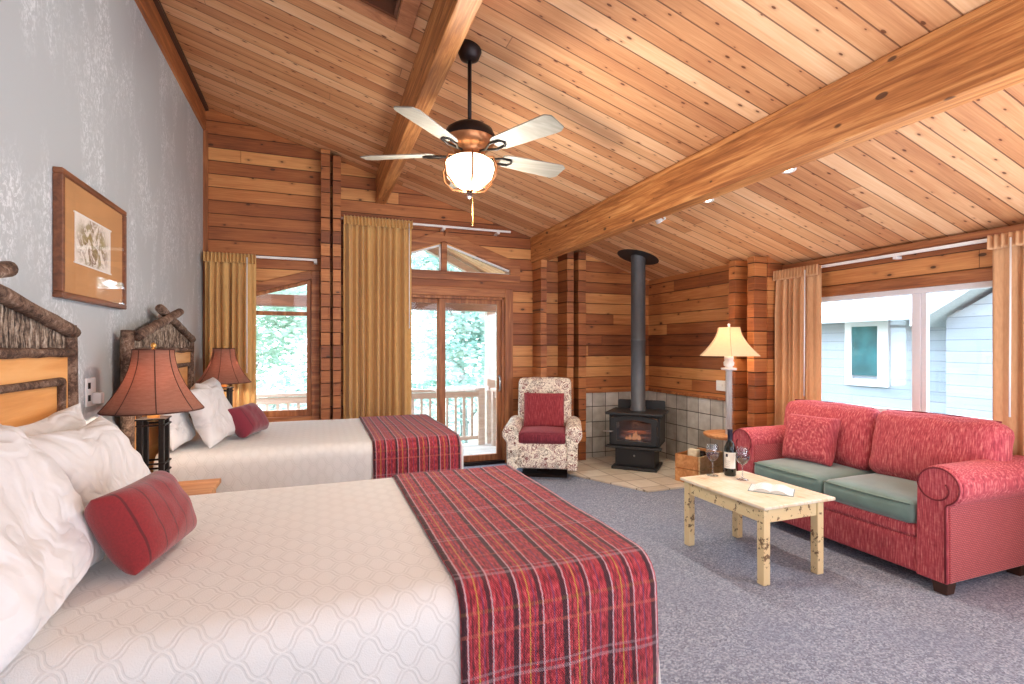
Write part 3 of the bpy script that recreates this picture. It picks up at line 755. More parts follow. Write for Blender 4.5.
# ------------------------------------------------------------------ curtains
def curtain(name, label, axis, a0, a1, base, z0, z1, mat, folds, amp=0.035, wand=None, flat=0.0, rz=0.0, flatside=1):
    """pleated curtain; axis 0 runs along X at y=base, axis 1 along Y at x=base"""
    t = thing(name, label, 'curtain', (a0, base, z0) if axis == 0 else (base, a0, z0))
    fl = flat / (a1 - a0)
    def P(s, q, d):
        c = a0 + (a1 - a0) * s
        return (c, base + d, q) if axis == 0 else (base + d, c, q)
    ph = [random.uniform(-0.6, 0.6) for _ in range(40)]
    def fn(u, v):
        q = z1 + (z0 - z1) * v
        amp_v = amp * (0.55 + 0.45 * min(1, v * 6))
        inflat = (u > 1 - fl) if flatside > 0 else (u < fl)
        wob = 0.25 * math.sin(v * 3 + u * 9) + 0.15 * math.sin(v * 7 + u * 23)
        d = amp_v * math.sin(2 * PI * folds * u + wob + 0.9 * math.sin(u * 17 + a0 * 9)) * (0.85 - 0.35 * math.sin(u * 31 + 1 + a0 * 5))
        if inflat: d *= 0.15
        return P(u + 0.25 / folds / 6 * math.sin(4 * PI * folds * u), q, d)
    bm = BM(); surf(bm, fn, folds * 12, 24)
    obj('drape', bm, mat, t, smooth=True, thick=0.004)
    bm = BM()
    def fh(u, v):
        q = z1 + 0.01 - 0.10 * v
        k = abs(math.sin(2 * PI * folds * u)) ** 0.6
        return P(u, q, -0.012 - (amp * 1.0) * (0.15 + 0.95 * (1 - k) + 0.15 * v))
    surf(bm, fh, folds * 12, 5); obj('pleated_header', bm, mat, t, smooth=True, thick=0.004)
    if wand:
        bm = BM(); s = (wand - a0) / (a1 - a0)
        tube(bm, [P(s, z1 - 0.03, -amp - 0.02), P(s, z1 - 1.25, -amp - 0.03)], 0.006, 8); obj('wand', bm, M['white'], t, smooth=True)
    return t
curtain('curtain', 'short tan pleated curtain at the left window beside grey wall', 0, -1.10, -0.62, 6.13, 0.05, 2.475, M['drape'], 7, 0.05, wand=-0.70, flat=0.10)
curtain('curtain', 'long tan pleated curtain left of the sliding glass door', 0, 0.27, 1.03, 6.09, 0.04, 2.965, M['drape'], 10, 0.06, wand=0.99, flat=0.08)
curtain('curtain', 'rose tan curtain on far side of right window, next to lamp', 1, 3.54, 4.03, 4.468, 0.05, 2.275, M['drape2'], 7, 0.045, wand=3.66, flat=0.13, flatside=-1)
curtain('curtain', 'rose tan curtain at right picture edge, above the sofa arm', 1, 1.50, 2.21, 4.468, 0.05, 2.275, M['drape2'], 9, 0.045, wand=2.08, flat=0.13, flatside=1)
def rail(label, p, q, brackets):
    p, q = Vector(p), Vector(q); t = thing('curtain_rail', label, 'curtain rail', tuple(p))
    d = (q - p).normalized(); bm = BM()
    if abs(d.x) > 0.5: box(bm, p.x, q.x, p.y - 0.012, p.y + 0.012, p.z - 0.013, p.z + 0.013)
    else: box(bm, p.x - 0.012, p.x + 0.012, p.y, q.y, p.z - 0.013, p.z + 0.013)
    obj('track', bm, M['white'], t, bevel=0.003)
    for s in brackets:
        c = p + (q - p) * s; bm = BM()
        if abs(d.x) > 0.5: box(bm, c.x - 0.018, c.x + 0.018, c.y - 0.008, YF, c.z - 0.035, c.z - 0.012)
        else: box(bm, c.x - 0.008, XW, c.y - 0.018, c.y + 0.018, c.z - 0.035, c.z - 0.012)
        obj('bracket', bm, M['white'], t, bevel=0.002)
rail('short white curtain rail over the left window', (-1.09, 6.19, 2.475), (-0.01, 6.19, 2.475), (0.05, 0.985))
rail('long white curtain rail above the gable window', (0.24, 6.155, 2.965), (2.30, 6.155, 2.965), (0.03, 0.58, 0.92))
rail('white curtain rail over the right window', (4.545, 1.5, 2.275), (4.545, 4.03, 2.275), (0.04, 0.56, 0.97))

# ------------------------------------------------------------------ beds
BX0, BX1 = -0.98, 1.03
def bed(Y0, Y1, label, glabel, rlabel, hb0, hb1):
    zt = 0.79; t = thing('bed', label, 'bed', ((BX0 + BX1) / 2, (Y0 + Y1) / 2, 0))
    bm = BM(); rbox(bm, (BX1 - BX0) / 2 - 0.03, (Y1 - Y0) / 2 - 0.03, 0.16, 0.05, n=6, mat=Matrix.Translation(((BX0 + BX1) / 2, (Y0 + Y1) / 2, zt - 0.18)))
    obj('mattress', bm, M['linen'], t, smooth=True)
    bm = BX(BX0 + 0.04, BX1 - 0.06, Y0 + 0.05, Y1 - 0.05, 0.16, zt - 0.345); obj('box_spring', bm, M['linen'], t, bevel=0.02)
    for fx in (BX0 + 0.12, BX1 - 0.14):
        for fy in (Y0 + 0.12, Y1 - 0.12):
            bm = BM(); tube(bm, [(fx, fy, 0), (fx, fy, 0.16)], 0.03, 12); obj('leg', bm, M['feet'], t)
    # headboard
    hm = (hb0 + hb1) / 2; hw = (hb1 - hb0) / 2; xh = -1.07
    bm = BX(xh - 0.02, xh + 0.012, hb0 + 0.05, hb1 - 0.05, 0.35, 1.47); hp = obj('headboard', bm, M['panel'], t, bevel=0.003)
    for yy in (hb0 + 0.035, hb1 - 0.035):
        bm = BM(); pts = [(xh + 0.0, yy + random.uniform(-.004, .004), z_) for z_ in [i * 1.60 / 14 for i in range(15)]]
        tube(bm, pts, [0.036 * random.uniform(0.93, 1.06) for _ in pts], 14, jit=0.05); obj('post', bm, M['bark'], hp, smooth=True)
    bm = BM()
    for (za, ya, yb) in ((1.475, hb0 + 0.06, hb1 - 0.06),):
        pts = [(xh + 0.02, ya + (yb - ya) * i / 16, za + random.uniform(-.004, .004)) for i in range(17)]; tube(bm, pts, [0.02 * random.uniform(.9, 1.1) for _ in pts], 12, jit=0.05)
    obj('cross_rail', bm, M['bark'], hp, smooth=True)
    bm = BM()
    ins = [(hb0 + 0.16, 0.55), (hb0 + 0.16, 1.35), (hb1 - 0.16, 1.35), (hb1 - 0.16, 0.55)]
    for (p, q) in zip(ins, ins[1:]):
        pts = [(xh + 0.022, p[0] + (q[0] - p[0]) * i / 12, p[1] + (q[1] - p[1]) * i / 12) for i in range(13)]
        tube(bm, pts, [0.017 * random.uniform(.9, 1.1) for _ in pts], 10, jit=0.05)
    obj('inner_twig_border', bm, M['bark'], hp, smooth=True)
    # gable of upright twigs
    bm = BM(); y = hb0 + 0.08; 
    while y < hb1 - 0.08:
        r = random.uniform(0.009, 0.014); top = 1.56 + (1 - abs(y - hm) / hw) * 0.17
        pts = [(xh + 0.0 + random.uniform(-.004, .004), y, 1.48 + (top - 1.48) * i / 5) for i in range(6)]
        tube(bm, pts, [r * random.uniform(.9, 1.1) for _ in pts], 7, jit=0.06); y += r * 1.85
    obj('twig_panel', bm, M['twig'], hp, smooth=True)
    # crossed logs
    sl = 0.20 / hw
    for s in (-1, 1):
        a = Vector((xh + 0.02 + 0.035 * (s > 0), hm - s * (hw - 0.03), 1.565)); dr = Vector((0, s * hw, 0.175)).normalized()
        L = (hw / abs(dr.y)) + 0.17
        pts = [a + dr * (L * i / 14) for i in range(15)]
        bm = BM(); tube(bm, pts, [0.030 * random.uniform(.92, 1.08) for _ in pts], 14, jit=0.04); obj('crossed_log', bm, M['bark'], hp, smooth=True)
    # bedspread
    r = 0.075; dz_ = 0.62
    def prof(s, lo, hi, ztop, roundness=r):
        """walk: down-edge, top, down-edge. returns coordinate, drop"""
        pass
    def cover(bm, x0, x1, y0, y1, zt, off, nx, ny, hang_x0, hang_x1, hang_y, uvs=1.0, wr=0.006, seed=0, flare=0.02):
        R = r + off
        # path across Y: near hem -> top -> far hem ; across X similarly (only foot side hangs)
        def path(lo, hi, hang_lo, hang_hi):
            pts = []
            arc = PI / 2 * R
            Lt = (hi - lo) - (R if hang_lo else 0) - (R if hang_hi else 0)
            tot = hang_lo + (arc if hang_lo else 0) + Lt + (arc if hang_hi else 0) + hang_hi
            def f(s):
                d = s * tot
                if hang_lo:
                    if d < hang_lo: return lo - flare * (1 - d / hang_lo), -(R + hang_lo - d), d
                    if d < hang_lo + arc:
                        a = (d - hang_lo) / R; return lo + R - R * math.cos(a), -R + R * math.sin(a), d
                    d2 = d - hang_lo - arc
                else: d2 = d
                st = lo + (R if hang_lo else 0)
                if d2 < Lt: return st + d2, 0.0, d
                d2 -= Lt
                if hang_hi:
                    if d2 < arc:
                        a = d2 / R; return hi - R + R * math.sin(a), -R + R * math.cos(a), d
                    return hi + flare * (d2 - arc) / hang_hi, -(R + d2 - arc), d
                return hi, 0.0, d
            return f, tot
        fx, tX = path(x0, x1, hang_x0, hang_x1); fy, tY = path(y0, y1, hang_y, hang_y)
        sd = Vector((seed, seed * 2.0, 0))
        def fn(u, v):
            x, dx_, ax = fx(u); y, dy_, ay = fy(v)
            # corner handling: combined drops use the larger drop, pull corner in
            if dx_ < 0 and dy_ < 0:
                z = min(dx_, dy_); k = min(abs(dx_), abs(dy_))
                if k > R:   # fold at the corner
                    pull = (k - R) * 0.15
                    x -= pull * (1 if x > 0 else -1) * 0.4; 
                rr = R * (1 - 0.7)
                x -= 0.015 * min(1, k / R); y += (0.035 if y < (y0 + y1) / 2 else -0.035) * min(1, k / R)
            else: z = min(dx_, dy_)
            p = Vector((x, y, zt + off + z))
            w_ = noise.noise(p * 3.0 + sd) * wr
            if z < -R:
                fold = math.sin((x if dy_ < dx_ else y) * 22 + noise.noise(p * 2) * 2) * 0.012 * min(1, (-z - R) * 3)
                if dy_ < dx_: p.y += fold * (1 if y > (y0 + y1) / 2 else -1)
                else: p.x += fold
            else: p.z += w_
            p.z = max(p.z, 0.02)
            return p
        surf(bm, fn, nx, ny, lambda u, v: (fx(u)[2], fy(v)[2]))
    bm = BM(); cover(bm, BX0 + 0.0, BX1 + 0.035, Y0 - 0.01, Y1 + 0.01, zt, 0.012, 70, 90, 0, dz_, dz_)
    q = obj('bedspread', bm, M['quilt'], smooth=True, thick=0.006); tag(q, glabel, 'bedspread')
    bm = BM()
    cover(bm, BX1 - 0.655, BX1 + 0.004, Y0 - 0.022, Y1 + 0.022, zt, 0.024, 40, 90, 0, 0.0, 0.50, seed=0, flare=0.022)
    q = obj('bed_runner', bm, M['plaid'], smooth=True, thick=0.007); tag(q, rlabel, 'bed runner')
    return t
bed(1.43, 2.86, 'nearest double bed with bark log headboard and honey wood panel', 'white lattice-embossed bedspread on the nearest bed', 'red plaid runner across foot of the nearest bed', 1.28, 2.955)
bed(3.88, 5.30, 'farther double bed with bark log headboard, near the left window', 'white bedspread on the farther bed by the window', 'red plaid runner across foot of the farther bed', 3.67, 5.34)

# pillows
def put_pillow(name, label, cat, mat, W, H, Th, loc, rot, seed, wr=0.028, pinch=0.07, group=None, ex=0.5):
    """rot: Euler; built from W along x, H along y. origin at centre"""
    bm = BM(); pillow(bm, W, H, Th, seed, wr, pinch=pinch, ex=ex)
    o = obj(name, bm, mat, smooth=True, sub=1); o.location = loc; o.rotation_euler = rot
    return tag(o, label, cat, group)
def lean(loc, W, H, Th, tilt, yaw, seed, label, mat=None, **k):
    # W runs along world Y, H rises from the bed leaning back toward the headboard (-X)
    R_ = Matrix.Rotation(yaw, 4, 'Z') @ Matrix.Rotation(-tilt, 4, 'Y') @ Matrix(((0, 0, 1, 0), (1, 0, 0, 0), (0, 1, 0, 0), (0, 0, 0, 1)))
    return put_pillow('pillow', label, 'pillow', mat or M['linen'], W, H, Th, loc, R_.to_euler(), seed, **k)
D = math.radians
lean((-0.965, 2.50, 1.03), 0.68, 0.44, 0.11, D(9), 0, 1, 'white pillow upright against the nearest headboard, behind the others')
lean((-0.77, 2.36, 1.01), 0.60, 0.46, 0.12, D(30), D(-4), 2, 'white pillow partly behind the red bolster on nearest bed')
lean((-0.775, 1.66, 1.03), 0.80, 0.54, 0.17, D(32), D(2), 3, 'largest white pillow at the left picture edge, nearest bed', wr=0.04)
lean((-0.915, 4.16, 1.0), 0.56, 0.38, 0.10, D(12), 0, 5, 'white pillow flat against the farther headboard, lamp side')
lean((-0.71, 4.28, 1.01), 0.54, 0.43, 0.12, D(22), D(-12), 6, 'largest white pillow leaning forward on the farther bed')
lean((-0.82, 4.92, 1.02), 0.58, 0.44, 0.14, D(18), D(-4), 7, 'white pillow on the window side of the farther bed')
def bolster(name, label, mat, L, R, loc, rotz, roll, seed):
    bm = BM(); pillow(bm, L, R * 2.0, R * 1.25, seed, 0.014, pinch=0.03, n=30, ex=0.5)
    o = obj(name, bm, mat, smooth=True, sub=1); o.location = loc
    o.rotation_euler = (Matrix.Rotation(rotz, 4, 'Z') @ Matrix.Rotation(roll, 4, 'X')).to_euler()
    return tag(o, label, 'cushion')
bolster('lumbar_cushion', 'dark red striped lumbar cushion on the nearest bed', M['redbol'], 0.37, 0.13, (-0.525, 2.0, 0.945), D(78), D(62), 11)
bolster('lumbar_cushion', 'small crimson lumbar cushion on the farther bed', M['redbol2'], 0.40, 0.125, (-0.515, 4.50, 0.935), D(72), D(58), 12)

# ------------------------------------------------------------------ nightstands and bedside lamps
def nightstand(loc, label):
    t = thing('nightstand', label, 'nightstand', loc)
    W, Dp, H = 0.20, 0.31, 0.66
    bm = BX(-W, W + 0.02, -Dp - 0.02, Dp + 0.02, H - 0.03, H); part('top', bm, M['honey'], t, bevel=0.006)
    bm = BX(-W + 0.02, W - 0.02, -Dp + 0.02, Dp - 0.02, 0.30, H - 0.03); part('cabinet', bm, M['honey'], t, bevel=0.004)
    bm = BX(W - 0.02, W, -Dp + 0.04, Dp - 0.04, 0.40, H - 0.05); dr = part('drawer', bm, M['panel'], t, bevel=0.004)
    bm = BM(); lathe(bm, [(0, 0.0), (0.012, 0.004), (0.016, 0.012), (0.012, 0.02), (0, 0.024)], 14, mat=Matrix.Translation((W, 0, 0.51)) @ Matrix.Rotation(PI / 2, 4, 'Y')); part('knob', bm, M['iron'], dr, smooth=True)
    for sx in (-1, 1):
        for sy in (-1, 1):
            bm = BM(); cx, cy = sx * (W - 0.03), sy * (Dp - 0.03)
            pts = [(cx, cy, i * (H - 0.03) / 8) for i in range(9)]; tube(bm, pts, [0.026 * random.uniform(.93, 1.05) for _ in pts], 12, jit=.04); part('leg', bm, M['bark'], t, smooth=True)
    return t
ns = nightstand((-0.80, 3.42, 0), 'honey wood nightstand with dark corner posts, between the two beds')
dup(ns, (-0.80, 5.70, 0), 0, 'nightstand beyond the farther bed, by the window curtain')

def bell(r0, r1, z0, z1, n=12, p=1.9):
    return [(r0 + (r1 - r0) * (1 - (1 - i / n)) ** p if False else r1 + (r0 - r1) * ((1 - i / n) ** p), z0 + (z1 - z0) * i / n) for i in range(n + 1)]
def table_lamp(loc, label, r0=0.24):
    t = thing('table_lamp', label, 'lamp', loc)
    H0, H1 = 0.49, 0.825
    bm = BM(); box(bm, -0.075, 0.075, -0.075, 0.075, 0, 0.02); part('base', bm, M['iron'], t, bevel=0.004)
    for sx in (-1, 1):
        for sy in (-1, 1):
            bm = BM(); box(bm, -0.013, 0.013, -0.013, 0.013, 0, 0.42, Matrix.Translation((sx * 0.05, sy * 0.05, 0.02))); part('bar', bm, M['iron'], t, bevel=0.003)
    for z in (0.15, 0.20, 0.41):
        bm = BM(); tube(bm, [(0.066, 0.066, z), (-0.066, 0.066, z), (-0.066, -0.066, z), (0.066, -0.066, z), (0.066, 0.066, z)], 0.006, 6); part('cross_strap', bm, M['iron'], t)
    part('top_plate', BX(-0.07, 0.07, -0.07, 0.07, 0.438, 0.446), M['iron'], t)
    bm = BM(); lathe(bm, [(0.03, 0.43), (0.03, 0.46), (0.014, 0.47), (0.014, 0.56), (0.02, 0.565), (0.02, 0.60), (0, 0.60)], 16); part('socket', bm, M['gold'], t, smooth=True)
    bm = BM(); lathe(bm, [(0.012, 0.60), (0.018, 0.62), (0.032, 0.66), (0.03, 0.69), (0.012, 0.71), (0, 0.712)], 16); part('bulb', bm, M['bulb'], t, smooth=True)
    bm = BM(); prof = bell(r0, 0.095, H0, H1); lathe(bm, prof, 48); sh = part('lamp_shade', bm, M['shade'], t, smooth=True, thick=0.002)
    bm = BM()
    for k in range(8):
        an = k * PI / 4 + 0.3; tube(bm, [((r + 0.002) * math.cos(an), (r + 0.002) * math.sin(an), z) for (r, z) in prof], 0.0025, 6)
    for (r, z) in (prof[0], prof[-1]): tube(bm, [(r * math.cos(a * PI / 24), r * math.sin(a * PI / 24), z) for a in range(49)], 0.004, 6, cap=False)
    part('seam', bm, M['seam'], sh, smooth=True)
    bm = BM(); tube(bm, [(0, 0, 0.71), (0, 0, H1 + 0.01)], 0.003, 6)
    tube(bm, [(-0.09, 0, H1 - 0.01), (0.09, 0, H1 - 0.01)], 0.003, 6)
    lathe(bm, [(0, H1), (0.012, H1), (0.008, H1 + 0.01), (0.016, H1 + 0.022), (0.01, H1 + 0.034), (0, H1 + 0.04)], 14); part('finial', bm, M['gold'], t, smooth=True)
    return t
def lamp(name, kind, loc, energy, color=(1, .8, .6), size=0.05, rot=None, **k):
    l = bpy.data.lights.new(name, kind); l.energy = energy; l.color = color
    if kind == 'AREA': l.shape = 'RECTANGLE'; l.size = size[0]; l.size_y = size[1]
    elif kind == 'SUN': l.angle = size
    else: l.shadow_soft_size = size
    for a, b in k.items(): setattr(l, a, b)
    o = bpy.data.objects.new(name, l); C.objects.link(o); o.location = loc
    if rot: o.rotation_euler = rot
    return o
WARM = (1.0, 0.72, 0.45)
tl = table_lamp((-0.855, 3.38, 0.661), 'bedside lamp with russet bell shade on nightstand between the beds')
dup(tl, (-0.865, 5.73, 0.661), 0.4, 'bedside lamp with russet bell shade beyond the farther bed')
for (x, y) in ((-0.865, 3.38), (-0.865, 5.75)):
    lamp('lamp_bulb_light', 'POINT', (x, y, 1.28), 16, (1, 0.8, 0.6), 0.04)

# ------------------------------------------------------------------ picture, outlets
t = thing('framed_picture', 'brown framed sepia picture with tan mat on grey wall', 'picture', (XL, 3.375, 2.03))
hy, hz = 0.425, 0.30
bm = BM(); x0_, x1_ = 0.0, 0.04; fw = 0.028
box(bm, x0_, x1_, -hy, hy, hz - fw, hz); box(bm, x0_, x1_, -hy, hy, -hz, -hz + fw); box(bm, x0_, x1_, -hy, -hy + fw, -hz + fw, hz - fw); box(bm, x0_, x1_, hy - fw, hy, -hz + fw, hz - fw)
part('frame', bm, wood('walnut_frame', [(0, (92, 54, 34)), (1, (138, 86, 54))], 1, 1), t, bevel=0.005)
part('mat_board', BX(0.004, 0.024, -hy + fw, hy - fw, -hz + fw, hz - fw), M['mat'], t)
part('print', BX(0.024, 0.027, -0.26, 0.20, -0.11, 0.13), M['print'], t)
part('inner_fillet', (lambda b: (box(b, 0.024, 0.029, -0.27, 0.21, 0.13, 0.137), box(b, 0.024, 0.029, -0.27, 0.21, -0.117, -0.11), b)[-1])(BM()), M['white'], t)
part('glazing', BX(0.034, 0.036, -hy + fw, hy - fw, -hz + fw, hz - fw), M['picglass'], t)
t = thing('wall_outlet', 'white double wall socket with adapter on grey wall between headboards', 'socket', (XL, 3.36, 1.26))
part('plate', BX(0, 0.01, -0.06, 0.06, -0.075, 0.075), M['white'], t, bevel=0.003)
for z in (-0.03, 0.035): part('receptacle', BX(0.01, 0.012, -0.045, -0.015, z - 0.016, z + 0.016), M['dark'], t)
part('adapter', BX(0.01, 0.05, 0.005, 0.055, -0.065, -0.005), M['white'], t, bevel=0.006)
t = thing('light_switch', 'white double light switch plate on log wall by floor lamp', 'switch', (XR, 4.70, 1.055))
part('plate', BX(-0.012, 0, -0.075, 0.075, -0.06, 0.06), M['white'], t, bevel=0.003)
for y in (-0.025, 0.025): part('toggle', BX(-0.024, -0.012, y - 0.005, y + 0.005, -0.008, 0.014), M['white'], t)

# ------------------------------------------------------------------ ceiling fan
FX, FY = 0.925, 3.24
t = thing('ceiling_fan', 'five-blade ceiling fan with lit glass bowl on a long rod', 'ceiling fan', (FX, FY, 2.76))
zt = zc(FX) - 2.76
bm = BM(); lathe(bm, [(0.0, zt + 0.02), (0.075, zt + 0.02), (0.078, zt - 0.03), (0.06, zt - 0.075), (0.03, zt - 0.09), (0, zt - 0.092)], 28); part('canopy', bm, M['bronze'], t, smooth=True)
bm = BM(); tube(bm, [(0, 0, 0.16), (0, 0, zt - 0.08)], 0.013, 14); part('downrod', bm, M['bronze'], t, smooth=True)
bm = BM(); lathe(bm, [(0, 0.19), (0.05, 0.188), (0.11, 0.178), (0.15, 0.15), (0.168, 0.11), (0.168, 0.09)], 36); part('motor_cap', bm, M['bronze'], t, smooth=True)
bm = BM(); lathe(bm, [(0.164, 0.09), (0.158, 0.06), (0.13, 0.035), (0.10, 0.02), (0.10, -0.02), (0.11, -0.03), (0, -0.03)], 36); part('motor_housing', bm, M['copper'], t, smooth=True)
for k in range(5):
    an = D(9 + 72 * k); R_ = Matrix.Rotation(an, 4, 'Z') @ Matrix.Rotation(D(-13), 4, 'X')
    bm = BM(); n = 14
    out = []
    for i in range(n + 1):
        s = i / n; x = 0.23 + 0.49 * s; w = 0.066 + 0.022 * s
        if s > 0.9: w *= math.sqrt(max(0.0, 1 - ((s - 0.9) / 0.1) ** 2 * 0.55))
        if s < 0.08: w *= 0.75 + 0.25 * s / 0.08
        out.append((x, w))
    poly = [(x, w) for x, w in out] + [(x, -w) for x, w in out[::-1]]
    prism(bm, poly, 2, -0.004, 0.004); bm.transform(R_)
    bl = part('blade', bm, M['blade'], t, bevel=0.002)
    bm = BM(); tube(bm, [(0.09, 0, -0.005), (0.15, 0.0, -0.012), (0.22, 0.035, -0.012), (0.29, 0.03, -0.009)], 0.008, 8); tube(bm, [(0.15, 0, -0.012), (0.22, -0.035, -0.012), (0.29, -0.03, -0.009)], 0.008, 8)
    tube(bm, [(0.29, 0.03, -0.009), (0.31, 0, -0.009), (0.29, -0.03, -0.009)], 0.007, 8); bm.transform(R_); part('blade_bracket', bm, M['iron'], bl, smooth=True)
bm = BM(); lathe(bm, [(0.06, -0.03), (0.12, -0.035), (0.155, -0.06), (0.162, -0.10), (0.145, -0.155), (0.10, -0.20), (0.04, -0.222), (0, -0.225)], 36); part('light_bowl', bm, M['bowl'], t, smooth=True)
for k in range(6):
    an = k * PI / 3 + 0.35; bm = BM()
    pr = [(0.10, -0.03), (0.165, -0.04), (0.192, -0.10), (0.18, -0.17), (0.12, -0.225), (0.05, -0.24), (0.0, -0.245)]
    tube(bm, [(r * math.cos(an), r * math.sin(an), z) for r, z in pr], 0.006, 8); part('cage_arm', bm, M['copper'], t, smooth=True)
bm = BM(); lathe(bm, [(0, -0.245), (0.022, -0.25), (0.014, -0.265), (0.02, -0.28), (0, -0.295)], 14); part('finial', bm, M['bronze'], t, smooth=True)
bm = BM(); tube(bm, [(0.02, 0.0, -0.28), (0.02, 0, -0.45)], 0.0016, 6); tube(bm, [(0.02, 0, -0.45), (0.02, 0, -0.47)], 0.004, 8); part('pull_chain', bm, M['gold'], t)
lamp('fan_light', 'POINT', (FX, FY, 2.40), 75, (1, 0.86, 0.70), 0.12)

# downlights
for i, (x, y, lb) in enumerate(((3.17, 4.27, 'swivel spotlight on ceiling nearest the stove pipe'), (3.16, 3.60, 'middle ceiling downlight beside the big beam'), (3.16, 2.78, 'ceiling downlight beside the beam, nearest the camera'))):
    t = thing('downlight', lb, 'ceiling light', (x, y, zc(x)), 0, 'downlights beside the big beam')
    sl = Matrix.Rotation(math.atan(0.297), 4, 'Y')
    bm = BM(); lathe(bm, [(0.045, -0.004), (0.06, -0.008), (0.068, 0.0)], 28, mat=sl); part('trim_ring', bm, M['white'], t, smooth=True)
    if i == 0:
        m2 = Matrix.Translation((0, 0, -0.03)) @ Matrix.Rotation(D(-35), 4, 'Y')
        bm = BM(); lathe(bm, [(0.02, 0.04), (0.03, 0.03), (0.036, -0.015), (0.036, -0.02)], 20, mat=m2); part('spot_head', bm, M['white'], t, smooth=True)
        bm = BM(); lathe(bm, [(0, -0.012), (0.033, -0.014)], 20, mat=m2); part('lens', bm, M['spot'], t)
    else:
        bm = BM(); lathe(bm, [(0, -0.004), (0.045, -0.004)], 24, mat=sl); part('lens', bm, M['spot'], t)
    lamp('downlight_beam', 'SPOT', (x, y, zc(x) - 0.08), 48, (1, 0.85, 0.66), 0.05, spot_size=D(110), spot_blend=0.6)

# ------------------------------------------------------------------ stove
SXc, SYc = 3.70, 5.42
SVS = 1.07
t = thing('wood_stove', 'black wood stove with tall flue pipe on tiled hearth', 'stove', (SXc, SYc, 0.021), D(-45))
# local: front = -y
bm = BX(-0.27, 0.27, -0.24, 0.24, 0, 0.035); part('base_plate', bm, M['stove'], t, bevel=0.006)
bm = BX(-0.235, 0.235, -0.18, 0.2, 0.035, 0.27); ped = part('pedestal', bm, M['stove'], t, bevel=0.008)
bm = BX(-0.21, 0.21, -0.188, -0.18, 0.06, 0.25); dr = part('ash_drawer', bm, M['stove'], ped, bevel=0.004)
bm = BM(); lathe(bm, [(0, 0), (0.008, 0.003), (0.012, 0.012), (0, 0.018)], 12, mat=Matrix.Translation((0, -0.188, 0.17)) @ Matrix.Rotation(PI / 2, 4, 'X')); part('drawer_knob', bm, M['steel'], t, smooth=True)
# firebox as an open-fronted shell
FB = (-0.30, 0.30, -0.21, 0.25, 0.29, 0.66)
bm = BM(); x0_, x1_, y0_, y1_, z0_, z1_ = FB; w_ = 0.03
box(bm, x0_, x1_, y0_, y1_, z0_, z0_ + w_); box(bm, x0_, x1_, y0_, y1_, z1_ - w_, z1_); box(bm, x0_, x0_ + w_, y0_, y1_, z0_ + w_, z1_ - w_); box(bm, x1_ - w_, x1_, y0_, y1_, z0_ + w_, z1_ - w_); box(bm, x0_ + w_, x1_ - w_, y1_ - w_, y1_, z0_ + w_, z1_ - w_)
fb = part('firebox', bm, M['stove'], t, bevel=0.006)
bm = BX(x0_ + w_, x1_ - w_, y1_ - w_ - 0.02, y1_ - w_, z0_ + w_, z1_ - w_); part('firebrick', bm, plain('firebrick', (176, 150, 130), 0.9, nz=0.2), fb)
bm = BX(-0.34, 0.34, -0.27, 0.27, 0.66, 0.69); part('top_plate', bm, M['stove'], t, bevel=0.008)
bm = BX(-0.33, 0.33, -0.31, -0.19, 0.268, 0.29); part('ash_shelf', bm, M['stove'], t, bevel=0.006)
# door with an arched top
def arch(hw, z0, z1, rise, n=12): return [(-hw, z0), (hw, z0), (hw, z1 - rise)] + [(hw * math.cos(PI * i / n * 0.999) if False else hw - 2 * hw * i / n, z1 - rise + rise * math.sin(PI * i / n)) for i in range(1, n)] + [(-hw, z1 - rise)]
outer = arch(0.27, 0.30, 0.655, 0.035); inner = arch(0.205, 0.35, 0.60, 0.03)
bm = BM()
A = [bm.verts.new((p[0], -0.245, p[1])) for p in outer]; B = [bm.verts.new((p[0], -0.245, p[1])) for p in inner]
A2 = [bm.verts.new((p[0], -0.212, p[1])) for p in outer]; B2 = [bm.verts.new((p[0], -0.212, p[1])) for p in inner]
n = len(A)
for i in range(n):
    j = (i + 1) % n
    bm.faces.new((A[i], A[j], B[j], B[i])); bm.faces.new((A[i], A2[i], A2[j], A[j])); bm.faces.new((B[i], B[j], B2[j], B2[i])); bm.faces.new((A2[i], B2[i], B2[j], A2[j]))
dr = part('door', bm, M['stove'], t, bevel=0.004)
bm = BM(); prism(bm, arch(0.204, 0.351, 0.599, 0.03), 1, -0.232, -0.228); part('door_glass', bm, M['stoveglass'], dr)
bm = BM(); tube(bm, [(-0.25, -0.245, 0.46), (-0.25, -0.275, 0.46), (-0.36, -0.285, 0.46)], 0.008, 8); part('door_handle', bm, M['steel'], dr, smooth=True)
for z in (0.36, 0.54):
    bm = BM(); tube(bm, [(0.278, -0.235, z), (0.278, -0.235, z + 0.06)], 0.013, 10); part('hinge', bm, M['stove'], dr)
for i, (y, z, a) in enumerate(((-0.06, 0.355, 0.1), (0.04, 0.36, -0.2), (-0.02, 0.42, 0.35))):
    bm = BM(); d = Vector((math.cos(a), math.sin(a) * 0.5, 0.05 * (i - 1))) * 0.19
    tube(bm, [Vector((0, y, z)) - d, Vector((0, y, z)), Vector((0, y, z)) + d], [0.032, 0.036, 0.03], 10, jit=0.08); part('fire_log', bm, M['firewood'], t)
bm = BM()
for (x, y, h) in ((-0.07, -0.10, 0.07), (-0.02, -0.11, 0.1), (0.04, -0.10, 0.075), (0.0, -0.08, 0.12), (-0.11, -0.09, 0.045)):
    lathe(bm, [(0.0, 0), (0.02, 0.01), (0.022, h * 0.35), (0.01, h * 0.75), (0, h)], 10, c=(x, y, 0.34))
part('flame', bm, M['fire'], t, smooth=True)
